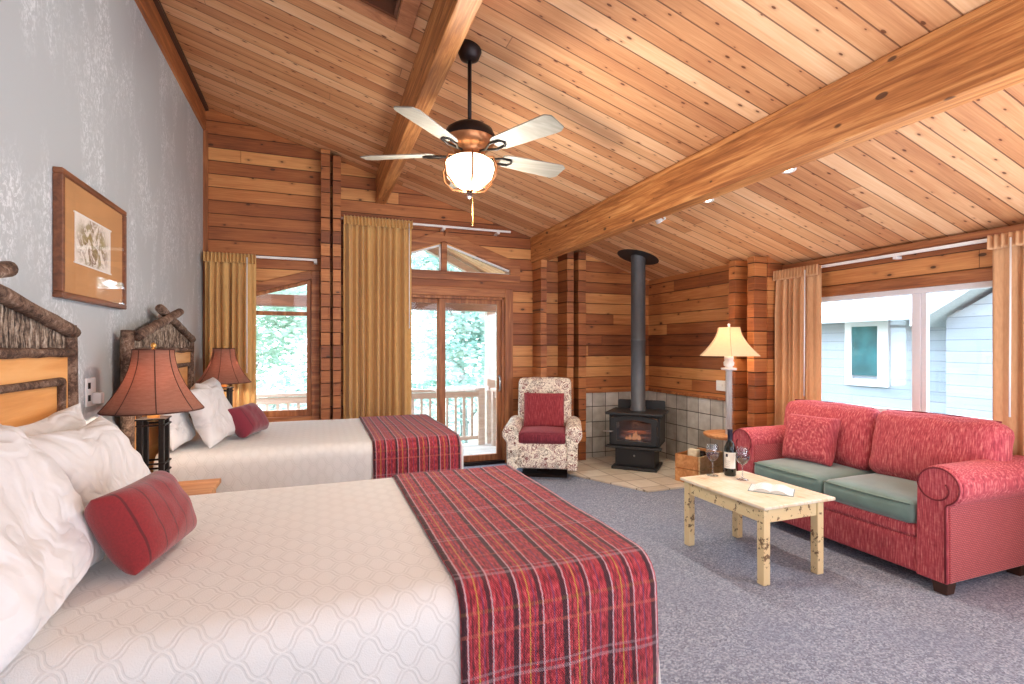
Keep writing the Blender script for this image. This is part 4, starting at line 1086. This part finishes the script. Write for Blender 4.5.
bm = BM(); prism(bm, [(-0.30, 0.66), (0.30, 0.66), (0.30, 0.79), (0.28, 0.80), (-0.28, 0.80), (-0.30, 0.79)], 1, 0.262, 0.278); part('heat_shield', bm, M['stove'], t, bevel=0.003)
pz = zc(SXc) - 0.021
bm = BM(); lathe(bm, [(0.094, 0.69), (0.094, 0.73), (0.088, 0.735), (0.088, 1.55), (0.090, 1.552), (0.090, 1.575), (0.088, 1.577), (0.088, pz + 0.05)], 32, c=(0, 0.05, 0)); part('flue_pipe', bm, M['flue'], t, smooth=True)
bm = BM()
m2 = Matrix.Translation((0, 0.05, pz + 0.012)) @ Matrix.Rotation(D(45), 4, 'Z') @ Matrix.Rotation(math.atan(0.297), 4, 'Y')
lathe(bm, [(0.082, -0.012), (0.26, -0.012), (0.265, -0.005), (0.265, 0.004)], 40, mat=Matrix.Translation((0.0, 0, -0.01)) @ m2); part('ceiling_flange', bm, M['stove'], t)
lamp('stove_fire_light', 'POINT', (SXc - 0.1, SYc - 0.1, 0.55), 4.0, (1, 0.5, 0.25), 0.05)

# ------------------------------------------------------------------ armchair
AX, AY, AR = 2.51, 5.60, D(-27)
t = thing('armchair', 'cream floral recliner armchair with burgundy seat, left of stove', 'armchair', (AX, AY, 0), AR)
# local front = -y ; width .88, depth .84
bm = BM(); rbox(bm, 0.30, 0.34, 0.15, 0.03, (0, 0.02, 0), 6, Matrix.Translation((0, -0.02, 0.28))); part('base', bm, M['floral'], t, smooth=True)
bm = BM(); rbox(bm, 0.275, 0.31, 0.065, 0.045, (0, 0.02, 0.02), 8, Matrix.Translation((0, -0.07, 0.475))); part('seat_cushion', bm, M['burg'], t, smooth=True)
bm = BM(); mb = Matrix.Translation((0, 0.31, 0.74)) @ Matrix.Rotation(D(-11), 4, 'X')
rbox(bm, 0.33, 0.085, 0.375, 0.06, (0, 0.03, 0.01), 8, mb); part('backrest', bm, M['floral'], t, smooth=True)
for s in (-1, 1):
    bm = BM()
    poly = [(s * 0.275, 0.12), (s * 0.395, 0.12), (s * 0.40, 0.45)]
    cx, cz, r = s * 0.355, 0.55, 0.095
    n = 18
    for i in range(n + 1):
        a = D(-50) + D(230) * i / n; poly.append((cx + s * r * math.cos(a), cz + r * math.sin(a)))
    poly.append((s * 0.262, 0.46)); poly.append((s * 0.275, 0.42))
    prism(bm, poly, 1, -0.38, 0.32)
    for v in bm.verts:      # arm droops a little at the front
        k = max(0.0, (v.co.y + 0.02) / -0.36); v.co.z -= 0.03 * k * (v.co.z > 0.4)
    ar = part('arm', bm, M['floral'], t, bevel=0.02, seg=3)
bm = BM(); box(bm, -0.25, 0.28, -0.20, 0.22, 0.0, 0.035); part('swivel_base', bm, M['dark'], t, bevel=0.01)
bm = BM(); tube(bm, [(0, 0, 0.03), (0, 0, 0.14)], 0.08, 16); part('swivel_post', bm, M['dark'], t)
ob = BM(); pillow(ob, 0.50, 0.42, 0.13, 21, 0.008, pinch=0.02, ex=0.35)
ob.transform(Matrix.Translation((AX, AY, 0)) @ Matrix.Rotation(AR, 4, 'Z') @ Matrix.Translation((0.0, 0.085, 0.74)) @ Matrix.Rotation(D(79), 4, 'X'))
o = obj('throw_cushion', ob, M['redpad'], smooth=True, sub=1); tag(o, 'square red cushion propped on the floral armchair', 'cushion')

# ------------------------------------------------------------------ crate with firewood
CXc, CYc, CR = 4.0, 4.665, D(20)
t = thing('wooden_crate', 'pine crate on hearth beside the sofa, holding kindling and jars', 'crate', (CXc, CYc, 0.021), CR)
hx, hy_, hh = 0.25, 0.14, 0.30
for s in (-1, 1):
    for z in (0.0, 0.152):
        part('side_board', BX(-hx, hx, s * hy_ - 0.009, s * hy_ + 0.009, z, z + 0.146), M['pine'] if s < 0 else M['pinecrate'], t, bevel=0.003)
        part('end_board', BX(s * hx - 0.009 * 1, s * hx + 0.009, -hy_ + 0.009, hy_ - 0.009, z, z + 0.146), M['pinecrate'], t, bevel=0.003)
part('bottom_board', BX(-hx + 0.009, hx - 0.009, -hy_ + 0.009, hy_ - 0.009, 0.0, 0.012), M['pinecrate'], t)
RC = Matrix.Translation((CXc, CYc, 0.021)) @ Matrix.Rotation(CR, 4, 'Z')
for i, (x, y, z, a, L) in enumerate(((0.0, 0.0, 0.046, 0.0, 0.38), (0.02, 0.078, 0.046, 0.0, 0.36), (0.01, -0.078, 0.046, 0.0, 0.37), (0.03, 0.042, 0.116, 0.0, 0.34), (0.02, -0.042, 0.116, 0.0, 0.33), (0.15, 0.042, 0.186, 0.0, 0.13), (0.15, -0.042, 0.186, 0.0, 0.12))):
    bm = BM(); d = Vector((math.cos(a), math.sin(a), 0)) * L / 2; c = Vector((x, y, z))
    tube(bm, [c - d, c + d], [0.030, 0.033], 6); bm.transform(RC); o = obj('firewood_log', bm, M['firewood'])
    tag(o, 'split firewood piece lying inside the pine crate', 'firewood', 'firewood pieces in the pine crate')
bm = BM(); rbox(bm, 0.04, 0.055, 0.10, 0.01, n=3, mat=RC @ Matrix.Translation((-0.165, -0.03, 0.262))); o = obj('paper_bag', bm, linen('cream_paper', (236, 222, 190)), smooth=True); tag(o, 'cream paper packet standing in the pine crate', 'packet')
for (x, y, lb) in ((-0.06, -0.06, 'dark round jar in pine crate, next to the cream packet'), (0.02, 0.06, 'dark round jar in pine crate, farther back')):
    bm = BM(); lathe(bm, [(0, 0.158), (0.04, 0.158), (0.05, 0.20), (0.052, 0.30), (0.044, 0.325), (0.04, 0.32), (0.046, 0.29), (0.046, 0.20), (0, 0.19)], 22, c=(x, y, 0)); bm.transform(RC)
    o = obj('jar', bm, M['cup'], smooth=True); tag(o, lb, 'jar')

# ------------------------------------------------------------------ floor lamp with tray
t = thing('floor_lamp', 'tall floor lamp with cream bell shade and round wooden tray', 'lamp', (3.945, 4.16, 0), 0.15)
bm = BM(); lathe(bm, [(0, 0), (0.14, 0), (0.145, 0.015), (0.13, 0.03), (0.05, 0.045), (0.038, 0.06), (0, 0.06)], 32); part('base', bm, M['iron'], t, smooth=True)
bm = BM(); prof = []; z = 0.05
while z < 1.27:
    prof += [(0.028, z), (0.036, z + 0.007), (0.028, z + 0.014)]; z += 0.0145
lathe(bm, prof, 20); part('pole', bm, wood('twisted_pole', [(0, (150, 146, 146)), (1, (226, 224, 224))], 2, 1), t, smooth=True)
bm = BM(); lathe(bm, [(0.036, 0.575), (0.22, 0.575), (0.245, 0.59), (0.25, 0.61), (0.245, 0.615), (0.2, 0.605), (0.036, 0.605)], 40); part('tray', bm, M['honey'], t, smooth=True)
bm = BM(); lathe(bm, [(0, 1.265), (0.075, 1.265), (0.078, 1.285), (0.035, 1.29), (0.035, 1.30), (0.05, 1.31), (0.052, 1.345), (0.04, 1.36), (0.045, 1.37), (0.045, 1.40), (0.02, 1.42), (0.02, 1.47), (0, 1.47)], 24); part('socket', bm, M['white'], t, smooth=True)
bm = BM(); lathe(bm, [(0.012, 1.47), (0.03, 1.50), (0.032, 1.54), (0.015, 1.57), (0, 1.575)], 16); part('bulb', bm, M['bulb'], t, smooth=True)
# six-panelled bell shade
bm = BM(); prof = bell(0.315, 0.115, 1.41, 1.70, 10, 1.7); rings = []
for (r, z) in prof: rings.append([bm.verts.new((r * math.cos(k * PI / 3 + 0.75), r * math.sin(k * PI / 3 + 0.75), z)) for k in range(6)])
for a, b in zip(rings, rings[1:]):
    for k in range(6): bm.faces.new((a[k], a[(k + 1) % 6], b[(k + 1) % 6], b[k]))
sh = part('lamp_shade', bm, M['shade2'], t, thick=0.002)
bm = BM()
for k in range(6): tube(bm, [((r + .001) * math.cos(k * PI / 3 + 0.75), (r + .001) * math.sin(k * PI / 3 + 0.75), z) for r, z in prof], 0.003, 6)
part('seam', bm, plain('taupe_seam', (190, 160, 130), 0.8), sh)
bm = BM(); tube(bm, [(0, 0, 1.57), (0, 0, 1.71)], 0.003, 6); tube(bm, [(-0.11, 0, 1.69), (0.11, 0, 1.69)], 0.003, 6); lathe(bm, [(0, 1.70), (0.014, 1.70), (0.009, 1.715), (0.015, 1.73), (0, 1.745)], 12); part('finial', bm, M['white'], t, smooth=True)
lamp('floor_lamp_bulb', 'POINT', (3.945, 4.16, 1.61), 9, WARM, 0.04)

# ------------------------------------------------------------------ sofa
SO = (3.97, 2.785); t = thing('sofa', 'red chenille rolled-arm sofa with green seat cushions under window', 'sofa', (SO[0], SO[1], 0), D(-90))
# local: front -y (world -X), +x = world -Y (near camera)
fy = -0.45; L2 = 0.65
bm = BM(); rbox(bm, L2 + 0.02, 0.42, 0.11, 0.025, (0, 0, 0), 8, Matrix.Translation((0, -0.02, 0.185))); part('base', bm, M['sofa'], t, smooth=True)
bm = BM(); rbox(bm, L2, 0.06, 0.045, 0.03, (0, 0.01, 0), 8, Matrix.Translation((0, fy + 0.065, 0.335))); part('front_rail', bm, M['sofa'], t, smooth=True)
bm = BX(-L2, L2, -0.36, 0.3, 0.29, 0.34); part('seat_deck', bm, M['sofa'], t)
for s in (-1, 1):
    bm = BM(); rbox(bm, L2 / 2 - 0.004, 0.36, 0.075, 0.05, (0, 0.015, 0.025), 10, Matrix.Translation((s * L2 / 2, -0.105, 0.445))); sc = part('seat_cushion', bm, M['green'], t, smooth=True)
    bm = BM(); zz = 0.505; pts = []
    for i in range(25):
        x = s * L2 / 2 - (L2 / 2 - 0.03) + (L2 - 0.06) * i / 24; pts.append((x, -0.105 - 0.355 - 0.012 * math.sin(PI * i / 24), zz))
    tube(bm, pts, 0.006, 8); part('piping', bm, plain('green_piping', (120, 140, 130), 0.6), sc, smooth=True)
bm = BM(); rbox(bm, L2 + 0.06, 0.10, 0.32, 0.06, (0, 0.01, 0.0), 8, Matrix.Translation((0, 0.33, 0.58)) @ Matrix.Rotation(D(-6), 4, 'X')); part('back_frame', bm, M['sofa'], t, smooth=True)
for s in (-1, 1):
    ww = L2 / 2 + 0.085
    bm = BM(); rbox(bm, ww, 0.105, 0.25, 0.08, (0, 0.05, 0.012), 12, Matrix.Translation((s * (L2 / 2 + 0.088), 0.15, 0.76)) @ Matrix.Rotation(D(-14), 4, 'X'), wr=0.012, seed=s)
    bc = part('back_cushion', bm, M['sofa'], t, smooth=True)
    bm = BM(); m3 = Matrix.Translation((s * (L2 / 2 + 0.088), 0.15, 0.76)) @ Matrix.Rotation(D(-14), 4, 'X')
    pts = [m3 @ Vector((-ww + 0.05 + (2 * ww - 0.10) * i / 24, -0.02, 0.252 + 0.010 * math.sin(PI * i / 24))) for i in range(25)]
    tube(bm, pts, 0.006, 8); part('piping', bm, M['piping'], bc, smooth=True)
for s in (-1, 1):
    bm = BM(); cx, cz, r = s * (L2 + 0.125), 0.655, 0.125
    # body panel
    box(bm, min(s * L2, s * (L2 + 0.175)), max(s * L2, s * (L2 + 0.175)), fy + 0.02, 0.43, 0.075, 0.66)
    ar = part('arm', bm, M['weave'], t, bevel=0.012)
    bm = BM(); n = 26; poly = []
    for i in range(n): a = 2 * PI * i / n; poly.append((cx + r * math.cos(a), cz + r * math.sin(a)))
    prism(bm, poly, 1, fy + 0.012, 0.42); part('arm_roll', bm, M['sofa'], ar, bevel=0.02, seg=3)
    # front facing panel with scroll piping
    bm = BM(); poly = [(s * (L2 - 0.0), 0.075), (s * (L2 + 0.172), 0.075), (s * (L2 + 0.17), cz - 0.115)]
    for i in range(17):
        a = D(-66) + D(246) * i / 16; poly.append((cx + s * (r - 0.006) * math.cos(a), cz + (r - 0.006) * math.sin(a)))
    prism(bm, poly, 1, fy - 0.004, fy + 0.02); part('arm_front', bm, M['sofa'], ar, bevel=0.008)
    bm = BM(); pts = [(s * (L2 + 0.165), fy - 0.006, 0.085), (s * (L2 + 0.165), fy - 0.006, cz - 0.12)]
    for i in range(20):
        a = D(-66) + D(246) * i / 19; pts.append((cx + s * (r - 0.012) * math.cos(a), fy - 0.006, cz + (r - 0.012) * math.sin(a)))
    for i in range(16):
        a = PI + i / 15 * 3.6; q = (r - 0.012) * (1 - 0.6 * i / 15); pts.append((cx + s * q * math.cos(a) * 1.0, fy - 0.006, cz + q * math.sin(a)))
    tube(bm, pts, 0.005, 8); part('piping', bm, M['piping'], ar, smooth=True)
for x in (-L2 - 0.1, L2 + 0.12):
    for y in (fy + 0.06, 0.36):
        bm = BM(); m4 = Matrix.Translation((x, y, 0)); vs = box(bm, -0.045, 0.045, -0.045, 0.045, 0, 0.078)
        for v in vs:
            if v.co.z < 0.01: v.co.x *= 0.8; v.co.y *= 0.8
        bm.transform(m4); part('foot', bm, M['feet'], t, bevel=0.004)
bm = BM(); pillow(bm, 0.44, 0.40, 0.17, 31, 0.012, pinch=0.03, ex=0.4)
bm.transform(Matrix.Translation((SO[0], SO[1], 0)) @ Matrix.Rotation(D(-90), 4, 'Z') @ Matrix.Translation((-0.385, -0.10, 0.73)) @ Matrix.Rotation(D(4), 4, 'Z') @ Matrix.Rotation(D(74), 4, 'X'))
o = obj('throw_pillow', bm, M['sofa'], smooth=True, sub=1); tag(o, 'red chenille throw pillow at far end of the sofa', 'pillow')

# ------------------------------------------------------------------ coffee table and what is on it
TX0, TX1, TY0, TY1, TZ = 2.60, 3.20, 2.45, 3.22, 0.505
t = thing('coffee_table', 'small cream coffee table with chipped paint in front of sofa', 'table', ((TX0 + TX1) / 2, (TY0 + TY1) / 2, 0))
obj('tabletop', BX(TX0 - 0.01, TX1 + 0.01, TY0 - 0.015, TY1 + 0.015, TZ - 0.022, TZ), M['worntop'], t, bevel=0.006)
lg = 0.055
for x in (TX0 + 0.01, TX1 - 0.07 - lg):
    for y in (TY0 + 0.01, TY1 - 0.01 - lg):
        obj('leg', BX(x, x + lg, y, y + lg, 0, TZ - 0.022), M['worn'], t, bevel=0.005)
for y in (TY0 + 0.02, TY1 - 0.04): obj('apron', BX(TX0 + lg + 0.01, TX1 - lg - 0.07, y, y + 0.02, TZ - 0.115, TZ - 0.022), M['worn'], t, bevel=0.002)
for x in (TX0 + 0.02, TX1 - 0.10): obj('apron', BX(x, x + 0.02, TY0 + lg + 0.01, TY1 - lg - 0.01, TZ - 0.115, TZ - 0.022), M['worn'], t, bevel=0.002)

t = thing('wine_bottle', 'dark wine bottle with cream label on the coffee table', 'bottle', (2.99, 3.14, TZ + 0.001), D(-55)); K = Matrix.Scale(1.18, 4)
bm = BM(); lathe(bm, [(0, 0), (0.034, 0), (0.037, 0.006), (0.037, 0.17), (0.034, 0.19), (0.024, 0.212), (0.016, 0.23), (0.0145, 0.245), (0.0145, 0.29), (0.016, 0.292), (0.016, 0.30), (0, 0.30)], 32); bm.transform(K); part('bottle_glass', bm, M['bottle'], t, smooth=True)
def arc_panel(bm, r, a0, a1, z0, z1, n=18): surf(bm, lambda u, v: (r * math.cos(a0 + (a1 - a0) * u), r * math.sin(a0 + (a1 - a0) * u), z0 + (z1 - z0) * v), n, 1)
bm = BM(); arc_panel(bm, 0.0376, D(-160), D(-20), 0.05, 0.155); bm.transform(K); lb = part('label', bm, M['label'], t, smooth=True)
bm = BM(); arc_panel(bm, 0.0380, D(-122), D(-100), 0.125, 0.145, 5); bm.transform(K); part('emblem', bm, M['foil'], lb, smooth=True)
bm = BM(); lathe(bm, [(0.0155, 0.235), (0.0155, 0.29), (0.017, 0.292), (0.017, 0.302), (0, 0.302)], 20); bm.transform(K); part('foil_cap', bm, M['foil'], t, smooth=True)
def wineglass(loc, label):
    t = thing('wine_glass', label, 'wine glass', loc, 0, 'wine glasses on the coffee table'); K = Matrix.Scale(1.25, 4)
    bm = BM(); lathe(bm, [(0, 0.0), (0.034, 0.0), (0.034, 0.002), (0.012, 0.006), (0.0045, 0.014), (0.004, 0.08), (0.008, 0.088), (0.024, 0.10), (0.037, 0.122), (0.040, 0.142), (0.036, 0.172), (0.031, 0.195)], 32); bm.transform(K); part('bowl', bm, M['clear'], t, smooth=True)
    bm = BM(); lathe(bm, [(0, 0.092), (0.008, 0.092), (0.022, 0.102), (0.0345, 0.122), (0.0372, 0.138), (0, 0.138)], 28); bm.transform(K); part('red_wine', bm, M['winered'], t, smooth=True)
wineglass((2.86, 3.185, TZ + 0.001), 'glass of red wine left of the bottle')
wineglass((2.98, 3.005, TZ + 0.001), 'glass of red wine right of the bottle, near the book')
t = thing('open_book', 'open book lying face up on the coffee table', 'book', (2.945, 2.71, TZ + 0.001), D(-52))
for s in (-1, 1):
    bm = BM()
    def pg(u, v, top=True):
        x = s * u * 0.135; z = 0.004 + 0.022 * (math.sin(min(1, u * 1.25) * PI) * 0.75 + (1 - u) * 0.4) if top else 0.004
        return (x, -0.10 + 0.2 * v, z)
    surf(bm, lambda u, v: pg(u, v), 14, 2); part('page', bm, M['page'], t, smooth=True)
    bm = BM(); poly = [(s * 0.001, 0.003)] + [(pg(u / 14, 0)[0], pg(u / 14, 0)[2] - 0.0015) for u in range(15)] + [(s * 0.135, 0.003)]
    prism(bm, poly, 1, -0.099, 0.099); part('page_block', bm, M['paper'], t)
part('cover', BX(-0.14, 0.14, -0.104, 0.104, 0, 0.003), M['cover'], t, bevel=0.001)

# ------------------------------------------------------------------ outside: balcony, trees, neighbouring cabin
bm = BX(-1.6, 2.8, YF + T, 7.85, -0.15, -0.02); d = obj('balcony_deck', bm, M['deck']); tag(d, 'pale balcony floor outside the sliding glass door', 'balcony'); d['kind'] = 'structure'; d.name = 'floor_balcony'
def railing(label, p, q):
    p, q = Vector(p), Vector(q); t = thing('balcony_railing', label, 'railing', tuple(p), 0); d = q - p; L = d.length; an = math.atan2(d.y, d.x); t.rotation_euler.z = an
    part('handrail', BX(0, L, -0.06, 0.06, 0.84, 0.885), M['railw'], t, bevel=0.005)
    part('subrail', BX(0, L, -0.02, 0.02, 0.74, 0.83), M['railw'], t, bevel=0.004)
    part('bottom_rail', BX(0, L, -0.02, 0.02, 0.08, 0.14), M['railw'], t, bevel=0.004)
    k = int(L / 0.13)
    for i in range(k): x = L * (i + 0.5) / k; part('baluster', BX(x - 0.018, x + 0.018, -0.015, 0.015, 0.14, 0.74), M['railw'], t)
    for x in (0.05, L - 0.05): part('post', BX(x - 0.05, x + 0.05, -0.045, 0.045, 0.0, 0.84), M['railw'], t)
railing('wooden balcony railing seen through far windows', (-1.5, 7.72, -0.02), (2.44, 7.72, -0.02))
railing('wooden side railing of balcony seen through glass door', (2.56, 7.60, -0.02), (2.56, 6.52, -0.02))
def post(x, y, lb):
    bm = BX(x - 0.07, x + 0.07, y - 0.07, y + 0.07, -0.02, 2.05); o = obj('porch_post', bm, M['railw'], bevel=0.008); tag(o, lb, 'post')
post(2.56, 7.78, 'square porch post at balcony corner behind glass door')
bm = BX(-1.6, 2.75, 7.68, 7.86, 2.06, 2.22); o = obj('porch_beam', bm, wood('dark_porch_beam', [(0, (92, 56, 38)), (1, (130, 84, 58))], 0, 1, world=True), bevel=0.008); tag(o, 'dark horizontal porch beam seen through far windows', 'beam')
t = thing('porch_roof', 'gabled plank porch roof seen through triangular window', 'roof', (1.46, 7.2, 2.2))
for s in (-1, 1):
    bm = BM(); prism(bm, [(0, 0.95), (s * 1.35, 0.30), (s * 1.35, 0.36), (0, 1.01)], 1, -0.72, 0.72); part('roof_slope', bm, M['ceil'], t)
    bm = BM(); prism(bm, [(0, 0.80), (s * 1.3, 0.18), (s * 1.3, 0.28), (0, 0.92)], 1, 0.52, 0.64); part('rafter', bm, M['railw'], t)

def crown(n, R, H, sz, seed):
    rnd = random.Random(seed); bm = BM()
    blobs = [(rnd.uniform(-R, R) * 0.7, rnd.uniform(-R, R) * 0.7, rnd.uniform(0.1, 1) * H, rnd.uniform(0.3, 0.6) * R) for _ in range(26)]
    for _ in range(n):
        b = rnd.choice(blobs); v = Vector((rnd.gauss(0, 1), rnd.gauss(0, 1), rnd.gauss(0, 1))).normalized() * b[3] * rnd.uniform(0.5, 1.05)
        c = Vector(b[:3]) + v; m = Matrix.Translation(c) @ Matrix.Rotation(rnd.uniform(0, 6.28), 4, 'Z') @ Matrix.Rotation(rnd.uniform(-1.4, 1.4), 4, 'X'); s = sz * rnd.uniform(0.6, 1.3)
        vs = [bm.verts.new(m @ Vector(p)) for p in ((-s * .5, 0, 0), (0, -s * .32, s * .05), (s * .6, 0, 0), (0, s * .32, s * .05))]; bm.faces.new(vs)
    return bm
def tree(loc, kind, label, sc=1.0, rz=0.0):
    t = thing('birch_tree' if kind == 0 else 'leafy_tree', label, 'tree', loc, rz, 'trees beyond the balcony')
    t.scale = (sc, sc, sc)
    bm = BM(); tube(bm, [(0, 0, 0), (0.08, 0, 2), (0.0, 0.1, 4), (0.1, 0, 6.3)], [0.14, 0.11, 0.08, 0.03], 8)
    for k in range(5):
        a = k * 1.3; tube(bm, [(0.04, 0, 2 + k * 0.8), (0.7 * math.cos(a), 0.7 * math.sin(a), 2.9 + k * 0.8), (1.2 * math.cos(a), 1.2 * math.sin(a), 3.2 + k * 0.8)], [0.05, 0.03, 0.012], 6)
    part('trunk', bm, M['trunk'], t, smooth=True)
    bm = crown(9000, 2.0, 5.6, 0.17, kind + 3); bm.transform(Matrix.Translation((0, 0, 1.4))); part('crown', bm, M['leaf'] if kind == 0 else M['leaf2'], t)
    return t
t0 = tree((-1.6, 13.2, -2.7), 0, 'pale leafy tree seen through the left window'); t1 = tree((3.6, 13.4, -2.7), 1, 'green leafy tree seen through the sliding glass door')
k = 0
for (x, y, sc_, rz, lb) in ((8.9, 13.6, 1.0, 1.0, 'leafy tree right of the balcony post, beyond the door'), (-6.8, 13.4, 1.0, 2.1, 'leafy tree beyond the left window, behind the curtain side'), (-4.2, 18.6, 1.15, 0.6, 'distant tree in second row beyond the left window'), (1.2, 18.8, 1.15, 4.0, 'distant tree filling the gap seen in left half of glass door'), (6.4, 18.7, 1.15, 5.0, 'distant tree filling the gap seen in right half of glass door')):
    o = dup(t0 if k % 2 == 0 else t1, (x, y, -2.7), rz, lb); o.scale = (sc_, sc_, sc_); k += 1
bm = BX(-40, 60, -30, 70, -2.9, -2.7); o = obj('ground', bm, M['ground']); o['kind'] = 'structure'; o.name = 'floor_outdoor'

t = thing('neighbour_cabin', 'pale log cabin next door seen through right window', 'building', (9.0, 6.0, -2.7))
bm = BX(9.0, 13.0, 1.2, 10.5, -2.7, 1.98); wl = obj('wall', bm, M['cabinwall'], t)
bm = BM(); prism(bm, [(8.55, 1.93), (11.0, 3.1), (13.4, 1.93), (13.4, 2.03), (11.0, 3.22), (8.55, 2.03)], 1, 0.8, 10.8); obj('roof', bm, M['roof'], t)
bm = BM(); box(bm, 8.95, 9.0, 5.86, 6.62, 0.82, 0.93); box(bm, 8.95, 9.0, 5.86, 6.62, 1.86, 1.95); box(bm, 8.95, 9.0, 5.86, 6.04, 0.93, 1.86); box(bm, 8.95, 9.0, 6.5, 6.62, 0.93, 1.86); wf = obj('window', bm, M['vinyl'], t)
obj('pane', BX(8.97, 8.99, 6.04, 6.5, 1.0, 1.86), M['tealpane'], wf)
bm = BM(); box(bm, 8.4, 9.0, 1.4, 4.7, -2.7, 1.9); prism(bm, [(4.7, 1.9), (3.05, 2.9), (1.4, 1.9)], 0, 8.4, 9.0); obj('gabled_bay', bm, M['cabinwall'], t)
bm = BM(); prism(bm, [(5.0, 1.80), (3.05, 3.0), (1.1, 1.80), (1.1, 1.92), (3.05, 3.14), (5.0, 1.92)], 0, 8.1, 9.6); obj('bay_roof', bm, M['roof'], t)
bm = BM(); box(bm, 8.36, 8.4, 3.75, 4.05, 0.2, 1.25); wf = obj('window', bm, M['vinyl'], t); obj('pane', BX(8.34, 8.36, 3.8, 4.0, 0.25, 1.2), M['tealpane'], wf)

# ------------------------------------------------------------------ light
W = bpy.data.worlds.new('sky'); S.world = W; W.use_nodes = True; nt = W.node_tree; nt.nodes.clear()
bg = nt.nodes.new('ShaderNodeBackground'); wo = nt.nodes.new('ShaderNodeOutputWorld')
tc = nt.nodes.new('ShaderNodeTexCoord'); sp = nt.nodes.new('ShaderNodeSeparateXYZ'); cr = nt.nodes.new('ShaderNodeValToRGB')
nt.links.new(tc.outputs['Generated'], sp.inputs[0]); nt.links.new(sp.outputs[2], cr.inputs[0]); nt.links.new(cr.outputs[0], bg.inputs[0]); nt.links.new(bg.outputs[0], wo.inputs[0])
cr.color_ramp.elements[0].color = (0.97, 0.98, 1, 1); cr.color_ramp.elements[1].color = (0.72, 0.85, 1, 1); bg.inputs[1].default_value = 8.0
lamp('sun', 'SUN', (0, 0, 10), 4.0, (1, 0.97, 0.92), 0.2, rot=(D(38), 0, D(-150)))
lamp('rear_fill', 'AREA', (1.7, -2.0, 2.0), 80, (0.94, 0.97, 1.0), (4.6, 2.4), rot=(D(84), 0, D(-8)))
lamp('overhead_fill', 'AREA', (1.9, -0.9, 0.9), 95, (0.96, 0.97, 1.0), (3.4, 1.8), rot=(D(165), 0, 0))
lamp('low_fill', 'AREA', (3.3, 0.5, 0.5), 60, (0.96, 0.97, 1.0), (1.6, 1.6), rot=(D(180), 0, 0))
lamp('side_fill', 'AREA', (4.45, -0.3, 1.5), 95, (0.88, 0.94, 1.0), (1.8, 2.0), rot=(0, D(90), 0))

# ------------------------------------------------------------------ camera
cam = bpy.data.cameras.new('camera'); co = bpy.data.objects.new('camera', cam); C.objects.link(co)
co.location = (0, 0, 1.5); co.rotation_euler = (PI / 2, 0, -math.atan(194 / 515))
cam.sensor_width = 36; cam.lens = 515 / 1024 * 36; cam.shift_y = 5 / 1024; cam.clip_start = 0.05; cam.clip_end = 200
S.camera = co
S.view_settings.view_transform = 'Standard'; S.view_settings.look = 'None'; S.view_settings.exposure = 0.12
S.view_settings.use_white_balance = True; S.view_settings.white_balance_temperature = 5800; S.view_settings.white_balance_tint = 5
